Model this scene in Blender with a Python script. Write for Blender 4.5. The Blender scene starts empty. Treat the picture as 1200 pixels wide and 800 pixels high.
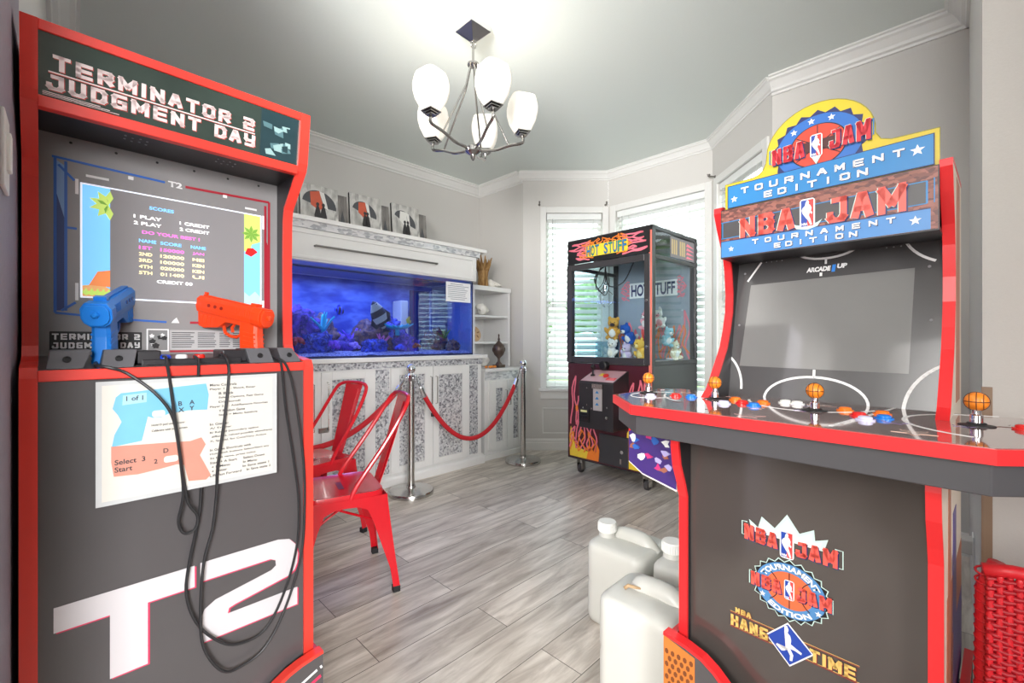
import bpy, bmesh, math, random
from mathutils import Vector, Matrix, Euler
random.seed(7)
PI = math.pi
R = math.radians
C = bpy.context.scene.collection
sc = bpy.context.scene

# ------------------------------------------------------------------ camera, world, lights, exposure
EYE = 1.12
cam = bpy.data.cameras.new('camera')
cam.sensor_width = 36.0
cam.lens = 520.0 * 36.0 / 1200.0
cam.clip_start = 0.02
camo = bpy.data.objects.new('camera', cam)
C.objects.link(camo)
camo.location = (0, 0, EYE)
camo.rotation_euler = (R(90), 0, R(-45))
sc.camera = camo

w = bpy.data.worlds.new('sky'); sc.world = w; w.use_nodes = True
bgn = w.node_tree.nodes['Background']
bgn.inputs[0].default_value = (0.93, 0.96, 1.0, 1)
bgn.inputs[1].default_value = 4.2

def area(name, loc, rot, size, energy, col=(1, 1, 1), sy=None):
    l = bpy.data.lights.new(name, 'AREA'); l.energy = energy; l.color = col
    l.size = size
    if sy: l.shape = 'RECTANGLE'; l.size_y = sy
    o = bpy.data.objects.new(name, l); o.location = loc; o.rotation_euler = rot; C.objects.link(o)
    return o
# unseen fill lamp added overhead behind the viewer
area('overhead_fill_light', (-1.2, -1.2, 2.82), (0, 0, R(45)), 2.0, 10, (1.0, 0.98, 0.96))
def aim(name, loc, to, size, energy, spread, col=(1, 1, 1)):
    d = Vector(to) - Vector(loc); o = area(name, loc, d.to_track_quat('-Z', 'Y').to_euler(), size, energy, col); o.data.spread = R(spread); return o
# added fill lamps out of view, aimed at the tall cabinet, room and ceiling
aim('cabinet_fill_light', (-1.2, -2.75, 1.6), (0.25, 1.3, 0.5), 1.6, 30, 56, (0.99, 0.99, 1.0))
aim('room_fill_light', (-2.4, 0.35, 1.9), (2.8, 2.5, 0.5), 1.6, 40, 66, (1.0, 0.98, 0.95))
aim('ceiling_fill_light', (-1.1, 0.1, 1.8), (2.0, 2.0, 2.9), 0.9, 29, 66, (1.0, 0.99, 0.975))
# daylight entering at the bay glass
sc.view_settings.view_transform = 'Standard'
sc.view_settings.look = 'None'
sc.view_settings.exposure = 0.28
sc.view_settings.gamma = 1.0
sc.view_settings.use_curve_mapping = False
sc.cycles.max_bounces = 10
sc.cycles.diffuse_bounces = 6
sc.cycles.glossy_bounces = 5
sc.cycles.transparent_max_bounces = 24
sc.cycles.sample_clamp_indirect = 6.0
sc.cycles.use_denoising = True

# ------------------------------------------------------------------ materials
def lin(c):
    c = c / 255.0
    return c / 12.92 if c <= 0.04045 else ((c + 0.055) / 1.055) ** 2.4
def L3(c): return (lin(c[0]), lin(c[1]), lin(c[2]), 1.0)
MATS = {}
def P(name, col, rough=0.5, metal=0.0, noise=0.06, nscale=40.0, bump=0.0, emit=0.0, coat=0.0, trans=0.0, spec=0.5, emit_col=None):
    """a plain procedural material: base colour with a faint noise over it"""
    if name in MATS: return MATS[name]
    m = bpy.data.materials.new(name); m.use_nodes = True
    nt = m.node_tree; b = nt.nodes['Principled BSDF']
    b.inputs['Roughness'].default_value = rough
    b.inputs['Metallic'].default_value = metal
    b.inputs['Specular IOR Level'].default_value = spec
    b.inputs['Coat Weight'].default_value = coat
    b.inputs['Coat Roughness'].default_value = 0.05
    b.inputs['Transmission Weight'].default_value = trans
    c = L3(col)
    if noise > 0 or bump > 0:
        tc = nt.nodes.new('ShaderNodeTexCoord')
        n = nt.nodes.new('ShaderNodeTexNoise'); n.inputs['Scale'].default_value = nscale; n.inputs['Detail'].default_value = 4
        nt.links.new(tc.outputs['Object'], n.inputs['Vector'])
        r = nt.nodes.new('ShaderNodeMapRange'); r.inputs['To Min'].default_value = 1 - noise; r.inputs['To Max'].default_value = 1 + noise
        nt.links.new(n.outputs['Fac'], r.inputs['Value'])
        mx = nt.nodes.new('ShaderNodeVectorMath'); mx.operation = 'SCALE'
        mx.inputs[0].default_value = c[:3]
        nt.links.new(r.outputs[0], mx.inputs['Scale'])
        nt.links.new(mx.outputs[0], b.inputs['Base Color'])
        if bump > 0:
            bp = nt.nodes.new('ShaderNodeBump'); bp.inputs['Strength'].default_value = bump; bp.inputs['Distance'].default_value = 0.004
            nt.links.new(n.outputs['Fac'], bp.inputs['Height']); nt.links.new(bp.outputs[0], b.inputs['Normal'])
    else:
        b.inputs['Base Color'].default_value = c
    if emit > 0:
        b.inputs['Emission Color'].default_value = L3(emit_col or col); b.inputs['Emission Strength'].default_value = emit
    MATS[name] = m
    return m

def blotch(name, cols, scale=30.0, rough=0.4, kind='voronoi', stretch=(1, 1, 1), metal=0.0, bump=0.0, interp='CONSTANT', coat=0.0, rnd=1.0, detail=6):
    """cells or clouds of several colours"""
    if name in MATS: return MATS[name]
    m = bpy.data.materials.new(name); m.use_nodes = True
    nt = m.node_tree; b = nt.nodes['Principled BSDF']
    b.inputs['Roughness'].default_value = rough; b.inputs['Metallic'].default_value = metal
    b.inputs['Coat Weight'].default_value = coat
    tc = nt.nodes.new('ShaderNodeTexCoord'); mp = nt.nodes.new('ShaderNodeMapping')
    mp.inputs['Scale'].default_value = stretch
    nt.links.new(tc.outputs['Object'], mp.inputs['Vector'])
    cr = nt.nodes.new('ShaderNodeValToRGB'); cr.color_ramp.interpolation = interp
    el = cr.color_ramp.elements
    while len(el) < len(cols): el.new(0.5)
    for i, c in enumerate(cols):
        el[i].position = (i / len(cols)) if kind == 'voronoi' else 0.28 + 0.44 * i / max(1, len(cols) - 1)
        el[i].color = L3(c)
    if kind == 'voronoi':
        v = nt.nodes.new('ShaderNodeTexVoronoi'); v.inputs['Scale'].default_value = scale; v.inputs['Randomness'].default_value = rnd
        nt.links.new(mp.outputs[0], v.inputs['Vector'])
        sp = nt.nodes.new('ShaderNodeSeparateColor'); nt.links.new(v.outputs['Color'], sp.inputs[0])
        nt.links.new(sp.outputs[0], cr.inputs[0]); h = v.outputs['Distance']
    else:
        v = nt.nodes.new('ShaderNodeTexNoise'); v.inputs['Scale'].default_value = scale; v.inputs['Detail'].default_value = detail
        nt.links.new(mp.outputs[0], v.inputs['Vector']); nt.links.new(v.outputs['Fac'], cr.inputs[0]); h = v.outputs['Fac']
    nt.links.new(cr.outputs[0], b.inputs['Base Color'])
    if bump > 0:
        bp = nt.nodes.new('ShaderNodeBump'); bp.inputs['Strength'].default_value = bump; bp.inputs['Distance'].default_value = 0.004
        nt.links.new(h, bp.inputs['Height']); nt.links.new(bp.outputs[0], b.inputs['Normal'])
    MATS[name] = m
    return m

def pane(name, tint=(255, 255, 255), refl=1.0, ior=1.45):
    """clear glass sheet: passes light straight through, mirrors at its Fresnel share"""
    if name in MATS: return MATS[name]
    m = bpy.data.materials.new(name); m.use_nodes = True
    nt = m.node_tree; nt.nodes.clear()
    out = nt.nodes.new('ShaderNodeOutputMaterial'); mx = nt.nodes.new('ShaderNodeMixShader')
    t = nt.nodes.new('ShaderNodeBsdfTransparent'); t.inputs[0].default_value = L3(tint)
    g = nt.nodes.new('ShaderNodeBsdfGlossy'); g.inputs['Roughness'].default_value = 0.01
    f = nt.nodes.new('ShaderNodeFresnel'); f.inputs['IOR'].default_value = ior
    ml = nt.nodes.new('ShaderNodeMath'); ml.operation = 'MULTIPLY'; ml.inputs[1].default_value = refl
    ge = nt.nodes.new('ShaderNodeNewGeometry'); fr = nt.nodes.new('ShaderNodeMath'); fr.operation = 'SUBTRACT'; fr.inputs[0].default_value = 1.0
    nt.links.new(ge.outputs['Backfacing'], fr.inputs[1])
    m2 = nt.nodes.new('ShaderNodeMath'); m2.operation = 'MULTIPLY'
    nt.links.new(f.outputs[0], ml.inputs[0]); nt.links.new(ml.outputs[0], m2.inputs[0]); nt.links.new(fr.outputs[0], m2.inputs[1]); nt.links.new(m2.outputs[0], mx.inputs[0])
    nt.links.new(t.outputs[0], mx.inputs[1]); nt.links.new(g.outputs[0], mx.inputs[2]); nt.links.new(mx.outputs[0], out.inputs[0])
    MATS[name] = m
    return m

def floor_material():
    m = bpy.data.materials.new('grey_plank_floor'); m.use_nodes = True
    nt = m.node_tree; b = nt.nodes['Principled BSDF']; N = nt.nodes.new; K = nt.links.new
    tc = N('ShaderNodeTexCoord')
    br = N('ShaderNodeTexBrick'); br.inputs['Scale'].default_value = 1.0
    br.inputs['Brick Width'].default_value = 1.22; br.inputs['Row Height'].default_value = 0.178
    br.inputs['Mortar Size'].default_value = 0.0016; br.inputs['Mortar Smooth'].default_value = 0.1
    br.inputs['Color1'].default_value = (0, 0, 0, 1); br.inputs['Color2'].default_value = (1, 1, 1, 1); br.inputs['Mortar'].default_value = (0.5, 0.5, 0.5, 1)
    br.offset = 0.37; br.offset_frequency = 2
    K(tc.outputs['Object'], br.inputs['Vector'])
    # streaked grain, shifted for each plank
    mp = N('ShaderNodeMapping'); mp.inputs['Scale'].default_value = (1.3, 9.0, 1.0)
    add = N('ShaderNodeVectorMath'); add.operation = 'MULTIPLY_ADD'; add.inputs[1].default_value = (7.0, 3.0, 5.0)
    K(br.outputs['Color'], add.inputs[0]); K(tc.outputs['Object'], add.inputs[2]); K(add.outputs[0], mp.inputs['Vector'])
    n1 = N('ShaderNodeTexNoise'); n1.inputs['Scale'].default_value = 2.2; n1.inputs['Detail'].default_value = 7; n1.inputs['Roughness'].default_value = 0.62; n1.inputs['Distortion'].default_value = 0.5
    K(mp.outputs[0], n1.inputs['Vector'])
    cr = N('ShaderNodeValToRGB'); e = cr.color_ramp.elements
    e[0].position = 0.28; e[0].color = L3((146, 134, 124)); e[1].position = 0.74; e[1].color = L3((232, 224, 214))
    x = e.new(0.45); x.color = L3((184, 174, 163)); x = e.new(0.57); x.color = L3((206, 197, 186))
    K(n1.outputs['Fac'], cr.inputs[0])
    # tone per plank
    hs = N('ShaderNodeMapRange'); hs.inputs['To Min'].default_value = 0.86; hs.inputs['To Max'].default_value = 1.1
    K(br.outputs['Color'], hs.inputs['Value'])
    sc_ = N('ShaderNodeVectorMath'); sc_.operation = 'SCALE'; K(cr.outputs[0], sc_.inputs[0]); K(hs.outputs[0], sc_.inputs['Scale'])
    mx = N('ShaderNodeMix'); mx.data_type = 'RGBA'; mx.inputs[7].default_value = L3((92, 85, 78))
    K(br.outputs['Fac'], mx.inputs[0]); K(sc_.outputs[0], mx.inputs[6]); K(mx.outputs[2], b.inputs['Base Color'])
    b.inputs['Roughness'].default_value = 0.36
    bp = N('ShaderNodeBump'); bp.inputs['Strength'].default_value = 0.12; bp.inputs['Distance'].default_value = 0.003
    K(n1.outputs['Fac'], bp.inputs['Height']); K(bp.outputs[0], b.inputs['Normal'])
    return m

RED = P('red_edging', (236, 62, 50), 0.35, noise=0.03)
BLACK = P('black_laminate', (33, 30, 34), 0.4, noise=0.05)
INK = P('black_ink', (18, 17, 20), 0.5, noise=0)
CHAR = P('charcoal_panel', (82, 79, 80), 0.28, noise=0.08, nscale=6)
WHITE = P('white_paint', (233, 232, 229), 0.45, noise=0.02)
TRIMW = P('white_trim_paint', (229, 228, 225), 0.4, noise=0.02)
WALL = P('pale_grey_wall_paint', (210, 207, 203), 0.7, noise=0.025, nscale=180, bump=0.10)
CEIL = P('ceiling_paint', (224, 230, 226), 0.8, noise=0.02, nscale=120)
CHROME = P('chrome', (225, 225, 228), 0.08, 1.0, noise=0)
STEEL = P('brushed_steel', (196, 194, 190), 0.22, 1.0, noise=0.05, nscale=90)
PRINTW = P('white_print', (236, 236, 236), 0.4, noise=0)
RUBBER = P('black_rubber', (28, 27, 28), 0.7, noise=0.1)
CABLE = P('black_cable', (38, 38, 40), 0.45, noise=0.05)

# ------------------------------------------------------------------ mesh helper
GLYPH = {'T': [[(0, 1), (1, 1)], [(.5, 1), (.5, 0)]], 'E': [[(1, 1), (0, 1), (0, 0), (1, 0)], [(0, .5), (.92, .5)]], 'R': [[(0, 0), (0, 1), (.85, 1), (1, .88), (1, .6), (.85, .46), (0, .46)], [(.5, .46), (1, 0)]],
         'M': [[(0, 0), (0, 1), (.5, .3), (1, 1), (1, 0)]], 'I': [[(.5, 0), (.5, 1)]], 'N': [[(0, 0), (0, 1), (1, 0), (1, 1)]], 'A': [[(0, 0), (.42, 1), (.58, 1), (1, 0)], [(.18, .34), (.82, .34)]],
         'O': [[(0, .15), (0, .85), (.15, 1), (.85, 1), (1, .85), (1, .15), (.85, 0), (.15, 0), (0, .15)]], '2': [[(0, 1), (.85, 1), (1, .88), (1, .62), (.85, .5), (.15, .5), (0, .38), (0, 0), (1, 0)]],
         'J': [[(.35, 1), (1, 1), (1, .15), (.85, 0), (.15, 0), (0, .15), (0, .32)]], 'U': [[(0, 1), (0, .15), (.15, 0), (.85, 0), (1, .15), (1, 1)]], 'D': [[(0, 0), (0, 1), (.8, 1), (1, .8), (1, .2), (.8, 0), (0, 0)]],
         'G': [[(1, 1), (.15, 1), (0, .85), (0, .15), (.15, 0), (1, 0), (1, .5), (.55, .5)]], 'Y': [[(0, 1), (0, .62), (.15, .5), (1, .5)], [(1, 1), (1, .1), (.85, 0), (.1, 0)]], 'B': [[(0, 0), (0, 1), (.82, 1), (.95, .88), (.95, .64), (.82, .53), (0, .53)], [(.82, .53), (1, .42), (1, .12), (.85, 0), (0, 0)]],
         'H': [[(0, 0), (0, 1)], [(1, 0), (1, 1)], [(0, .5), (1, .5)]]}
_text = {}
def text_mesh(body, bold, align):
    k = (body, bold, align)
    if k in _text: return _text[k]
    cu = bpy.data.curves.new('lettering_curve', 'FONT'); cu.body = body; cu.offset = bold; cu.align_x = align
    cu.resolution_u = 3; cu.space_line = 1.05
    o = bpy.data.objects.new('lettering_curve', cu); C.objects.link(o)
    dg = bpy.context.evaluated_depsgraph_get()
    me = bpy.data.meshes.new_from_object(o.evaluated_get(dg))
    bpy.data.objects.remove(o); bpy.data.curves.remove(cu)
    _text[k] = me
    return me

class MB:
    def __init__(s): s.bm = bmesh.new(); s.M = None
    def _v(s, co):
        co = Vector(co)
        return s.bm.verts.new(s.M @ co if s.M else co)
    def face(s, vs, m=0):
        try:
            f = s.bm.faces.new(vs); f.material_index = m; return f
        except ValueError: return None
    def quad(s, a, b, c, d, m=0): return s.face([s._v(p) for p in (a, b, c, d)], m)
    def box(s, x0, x1, y0, y1, z0, z1, m=0):
        v = [s._v((x, y, z)) for x in (x0, x1) for y in (y0, y1) for z in (z0, z1)]
        for q in ((0, 1, 3, 2), (4, 6, 7, 5), (0, 4, 5, 1), (2, 3, 7, 6), (0, 2, 6, 4), (1, 5, 7, 3)): s.face([v[i] for i in q], m)
        return s
    def prism(s, pts, a0, a1, axis='y', m=0):
        f = {'y': lambda p, a: (p[0], a, p[1]), 'x': lambda p, a: (a, p[0], p[1]), 'z': lambda p, a: (p[0], p[1], a)}[axis]
        A = [s._v(f(p, a0)) for p in pts]; B = [s._v(f(p, a1)) for p in pts]
        n = len(pts)
        s.face(A, m); s.face(B[::-1], m)
        for i in range(n): s.face([A[i], B[i], B[(i + 1) % n], A[(i + 1) % n]], m)
        return s
    def ribbon(s, pts, wd, a0, a1, axis='y', m=0, closed=False):
        """a flat stripe of width wd along a 2-D polyline, made solid between a0 and a1"""
        n = len(pts); Lp = []; Rp = []
        for i in range(n):
            p = Vector(pts[i]); q0 = Vector(pts[i - 1] if (i > 0 or closed) else pts[i]); q1 = Vector(pts[(i + 1) % n] if (i < n - 1 or closed) else pts[i])
            t = (q1 - q0); t = t.normalized() if t.length > 1e-9 else Vector((1, 0)); nn = Vector((-t.y, t.x)) * wd / 2
            Lp.append(p + nn); Rp.append(p - nn)
        for i in range(n if closed else n - 1):
            j = (i + 1) % n
            s.prism([Lp[i], Lp[j], Rp[j], Rp[i]], a0, a1, axis, m)
        return s
    def tube(s, pts, r, seg=8, m=0, closed=False, caps=True):
        pts = [Vector(p) for p in pts]; n = len(pts); rings = []
        up = None
        for i in range(n):
            a = pts[i - 1] if (i > 0 or closed) else pts[i]; b = pts[(i + 1) % n] if (i < n - 1 or closed) else pts[i]
            t = (b - a).normalized()
            if up is None:
                up = Vector((0, 0, 1)) if abs(t.z) < 0.9 else Vector((1, 0, 0))
            up = (up - t * up.dot(t)); up = up.normalized() if up.length > 1e-6 else t.orthogonal().normalized()
            sd = t.cross(up); rr = r[i] if isinstance(r, (list, tuple)) else r
            rings.append([s._v(pts[i] + (up * math.cos(2 * PI * k / seg) + sd * math.sin(2 * PI * k / seg)) * rr) for k in range(seg)])
        for i in range(n if closed else n - 1):
            A, B = rings[i], rings[(i + 1) % n]
            for k in range(seg): s.face([A[k], A[(k + 1) % seg], B[(k + 1) % seg], B[k]], m)
        if caps and not closed: s.face(rings[0][::-1], m); s.face(rings[-1], m)
        return s
    def lathe(s, prof, c=(0, 0, 0), seg=24, m=0, sq=0.0, rot=None, axis=None):
        """profile of (radius, height); sq > 0 squares the section"""
        rings = []; c = Vector(c); Rm = rot.to_matrix() if rot else Matrix.Identity(3)
        for r, z in prof:
            ring = []
            for k in range(seg):
                a = 2 * PI * k / seg; ca, sa = math.cos(a), math.sin(a)
                if sq: 
                    p = 2 + sq; q = (abs(ca) ** p + abs(sa) ** p) ** (-1 / p)
                else: q = 1
                ring.append(s._v(c + Rm @ Vector((r * q * ca, r * q * sa, z))))
            rings.append(ring)
        for A, B in zip(rings, rings[1:]):
            for k in range(seg): s.face([A[k], A[(k + 1) % seg], B[(k + 1) % seg], B[k]], m)
        s.face(rings[0][::-1], m); s.face(rings[-1], m)
        return s
    def ball(s, c, r, seg=16, m=0, rot=None):
        if not isinstance(r, (list, tuple)): r = (r, r, r)
        n = seg // 2; c = Vector(c); Rm = rot.to_matrix() if rot else Matrix.Identity(3)
        top = s._v(c + Rm @ Vector((0, 0, r[2]))); bot = s._v(c + Rm @ Vector((0, 0, -r[2]))); rings = []
        for i in range(1, n):
            t = PI * i / n
            rings.append([s._v(c + Rm @ Vector((r[0] * math.sin(t) * math.cos(2 * PI * k / seg), r[1] * math.sin(t) * math.sin(2 * PI * k / seg), r[2] * math.cos(t)))) for k in range(seg)])
        for k in range(seg):
            s.face([top, rings[0][k], rings[0][(k + 1) % seg]], m); s.face([bot, rings[-1][(k + 1) % seg], rings[-1][k]], m)
        for A, B in zip(rings, rings[1:]):
            for k in range(seg): s.face([A[k], B[k], B[(k + 1) % seg], A[(k + 1) % seg]], m)
        return s
    def rock(s, c, r, seed=0, sub=3, amp=0.3, m=0, freq=1.0):
        from mathutils import noise as nz
        res = bmesh.ops.create_icosphere(s.bm, subdivisions=sub, radius=1.0)
        off = Vector((seed * 13.1, seed * 7.7, seed * 3.3))
        for v in res['verts']:
            d = v.co.normalized(); k = 1 + amp * nz.fractal(d * 1.6 * freq + off, 0.9, 2.0, 4)
            v.co = Vector(c) + Vector((d.x * r[0], d.y * r[1], d.z * r[2])) * k
            if s.M: v.co = s.M @ v.co
        for f in {f for v in res['verts'] for f in v.link_faces}: f.material_index = m
        return s
    def text(s, body, x0, z0, wd, h, y, m=0, bold=0.02, slant=0.0, align='LEFT', fn=None):
        """flat lettering fitted into a box of wd x h with its lower left corner at x0, z0, facing -y"""
        me = text_mesh(body, bold, align)
        xs = [v.co.x for v in me.vertices]; zs = [v.co.y for v in me.vertices]
        if not xs: return s
        ax, bx, az, bz = min(xs), max(xs), min(zs), max(zs)
        if wd is None: wd = h * (bx - ax) / (bz - az)
        n0 = len(s.bm.verts); f0 = len(s.bm.faces)
        s.bm.from_mesh(me); s.bm.verts.ensure_lookup_table(); s.bm.faces.ensure_lookup_table()
        for v in s.bm.verts[n0:]:
            u = (v.co.x - ax) / (bx - ax); t = (v.co.y - az) / (bz - az)
            if fn: co = Vector(fn(u, t))
            else: co = Vector((x0 + u * wd + slant * t * h, y, z0 + t * h))
            v.co = s.M @ co if s.M else co
        for f in s.bm.faces[f0:]: f.material_index = m
        return s
    def block(s, body, x0, z0, wd, h, th, m=0, fn=None, y=0.0, gap=0.28, word=0.55, thz=None):
        """square-cut stroke lettering fitted into wd x h; fn maps (x, z) to a 3-D point"""
        cw = [(0.34 if c == 'I' else 1.22 if c == 'M' else word if c == ' ' else 1.0) for c in body]
        tot = sum(cw) + gap * (len(body) - 1); k = wd / tot; x = x0; thz = thz or th
        fn = fn or (lambda a, b: (a, y, b))
        for c, w_ in zip(body, cw):
            W = w_ * k
            for pl in GLYPH.get(c, []):
                for (a, b), (c_, d) in zip(pl, pl[1:]):
                    ix, iz = th / 2, thz / 2
                    p = Vector((x + ix + a * (W - 2 * ix), z0 + iz + b * (h - 2 * iz))); q = Vector((x + ix + c_ * (W - 2 * ix), z0 + iz + d * (h - 2 * iz)))
                    t = (q - p); t = t.normalized() if t.length > 1e-9 else Vector((1, 0)); n = Vector((-t.y, t.x))
                    hw = (abs(n.x) * th + abs(n.y) * thz) / 2; ex = (abs(t.x) * th + abs(t.y) * thz) / 2 * (1.0 if min(abs(t.x), abs(t.y)) < .05 else .55)
                    p = p - t * ex; q = q + t * ex
                    zz = lambda v: (v.x, min(max(v.y, z0), z0 + h))
                    s.face([s._v(fn(*zz(v))) for v in (p + n * hw, p - n * hw, q - n * hw, q + n * hw)], m)
            x += W + gap * k
        return s
    def build(s, name, mats, parent=None, smooth=False, bevel=0.0, label=None, seg=2, recalc=True, angle=35):
        if recalc: bmesh.ops.recalc_face_normals(s.bm, faces=s.bm.faces[:])
        me = bpy.data.meshes.new(name); s.bm.to_mesh(me); s.bm.free()
        for mm in (mats if isinstance(mats, (list, tuple)) else [mats]): me.materials.append(mm)
        if smooth:
            for p in me.polygons: p.use_smooth = True
            if smooth != 'all': me.set_sharp_from_angle(angle=R(angle))
        o = bpy.data.objects.new(name, me); C.objects.link(o)
        if parent: o.parent = parent
        if bevel > 0:
            md = o.modifiers.new('edge', 'BEVEL'); md.width = bevel; md.segments = seg; md.limit_method = 'ANGLE'; md.angle_limit = R(40)
        if label: o['label'] = label
        return o

def thing(name, label, cat, loc=(0, 0, 0), rz=0.0, group=None):
    o = bpy.data.objects.new(name, None); o.empty_display_size = 0.1
    C.objects.link(o); o.location = loc; o.rotation_euler = (0, 0, rz)
    o['label'] = label; o['category'] = cat
    if group: o['group'] = group
    return o
def tag(o, label, cat, group=None, loc=None, rz=None):
    o['label'] = label; o['category'] = cat
    if group: o['group'] = group
    if loc is not None: o.location = loc
    if rz is not None: o.rotation_euler = (0, 0, rz)
    return o
def struct(o, kind='structure'):
    o['kind'] = kind; return o
def copy_tree(o, parent=None):
    c = o.copy(); C.objects.link(c)
    if parent: c.parent = parent
    for ch in list(o.children): copy_tree(ch, c)
    return c
def arc(cx, cz, rx, rz, a0, a1, n=16):
    return [(cx + rx * math.cos(R(a0 + (a1 - a0) * i / n)), cz + rz * math.sin(R(a0 + (a1 - a0) * i / n))) for i in range(n + 1)]
def star(cx, cz, r, n=5, k=0.42, a0=90):
    return [(cx + (r if i % 2 == 0 else r * k) * math.cos(R(a0 + 180 / n * i)), cz + (r if i % 2 == 0 else r * k) * math.sin(R(a0 + 180 / n * i))) for i in range(2 * n)]
def rrect(x0, x1, z0, z1, r, n=4):
    return arc(x1 - r, z0 + r, r, r, -90, 0, n) + arc(x1 - r, z1 - r, r, r, 0, 90, n) + arc(x0 + r, z1 - r, r, r, 90, 180, n) + arc(x0 + r, z0 + r, r, r, 180, 270, n)
def smooth_path(pts, n=6):
    pts = [Vector(p) for p in pts]; out = []
    for i in range(len(pts) - 1):
        p0 = pts[max(0, i - 1)]; p1 = pts[i]; p2 = pts[i + 1]; p3 = pts[min(len(pts) - 1, i + 2)]
        for k in range(n):
            t = k / n
            out.append(0.5 * ((2 * p1) + (p2 - p0) * t + (2 * p0 - 5 * p1 + 4 * p2 - p3) * t * t + (3 * p1 - p0 - 3 * p2 + p3) * t ** 3))
    out.append(pts[-1])
    return out

# ------------------------------------------------------------------ the room
CZ = 2.86
floor = MB().box(-3.1, 4.1, -3.1, 4.0, -0.06, 0.0).build('floor', floor_material()); struct(floor)
struct(MB().prism([(-3.1, -3.1), (1.84, -3.1), (1.84, -0.17), (3.443, -0.17), (3.323, 0.866), (3.947, 1.49), (3.947, 2.538), (3.323, 3.162), (3.323, 3.85), (-0.3, 3.85), (-0.3, 1.42), (-3.1, 1.42)], CZ, CZ + 0.06, 'z').build('ceiling', CEIL))
struct(MB().box(-0.2, 3.45, 3.85, 3.97, 0, CZ + 0.05).build('wall_left', WALL))          # behind the fish tank
struct(MB().box(-0.195, -0.075, 1.42, 3.85, 0, CZ + 0.05).build('wall_back_left', WALL))  # beside the tall shooter cabinet
struct(MB().box(3.323, 3.443, 3.162, 3.85, 0, CZ + 0.05).build('wall_back', WALL))
struct(MB().box(3.323, 3.443, -0.05, 0.866, 0, CZ + 0.05).build('wall_right', WALL))
struct(MB().box(1.72, 3.443, -0.17, -0.05, 0, CZ + 0.05).build('wall_near', WALL))
struct(MB().box(1.72, 1.84, -3.1, -0.17, 0, CZ + 0.05).build('wall_far_right', P('stucco_wall', (206, 199, 196), 0.75, noise=0.03, nscale=60, bump=0.5)))
struct(MB().box(-3.1, -0.3, 1.30, 1.42, 0, CZ + 0.05).build('wall_room_left', WALL))
struct(MB().box(-3.1, -3.0, -3.1, 1.3, 0, CZ + 0.05).build('wall_room_back', WALL))
struct(MB().box(-3.0, 1.72, -3.1, -3.0, 0, CZ + 0.05).build('wall_room_right', WALL))
# end of the wall beside the shooter cabinet, rounded at its corner
NEARW = P('violet_glow_wall_tint', (150, 146, 158), 0.6, noise=0.08, nscale=70, bump=0.5)  # violet glow on this wall is put into its colour
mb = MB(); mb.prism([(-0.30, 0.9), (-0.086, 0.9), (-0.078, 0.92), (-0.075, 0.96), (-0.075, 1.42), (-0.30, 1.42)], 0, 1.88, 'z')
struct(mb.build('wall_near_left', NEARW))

def wframe(x, y, deg):
    e = bpy.data.objects.new('window_bay', None); return Matrix.Translation((x, y, 0)) @ Matrix.Rotation(R(deg), 4, 'Z')
BAY = [((3.323, 3.162, -45), 0.882, 0.239, 0.821), ((3.947, 2.538, -90), 1.048, 0.09, 0.985), ((3.947, 1.49, -135), 0.882, 0.115, 0.79)]
WZ0, WZ1 = 0.64, 2.445
CROWN = [(0, -0.105), (-0.012, -0.105), (-0.016, -0.092), (-0.03, -0.085), (-0.036, -0.07), (-0.062, -0.034), (-0.078, -0.026), (-0.08, -0.014), (-0.092, -0.01), (-0.092, 0.0), (0, 0)]
BASEP = [(0, 0), (-0.018, 0), (-0.018, 0.075), (-0.013, 0.083), (-0.013, 0.102), (-0.006, 0.115), (0, 0.118)]
def run(M, x0, x1, prof, z, name, k=1.0):
    mb = MB(); mb.M = M; mb.prism([(p[0] * k, z + p[1] * k) for p in prof], x0, x1, 'x')
    return struct(mb.build(name, TRIMW))
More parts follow.
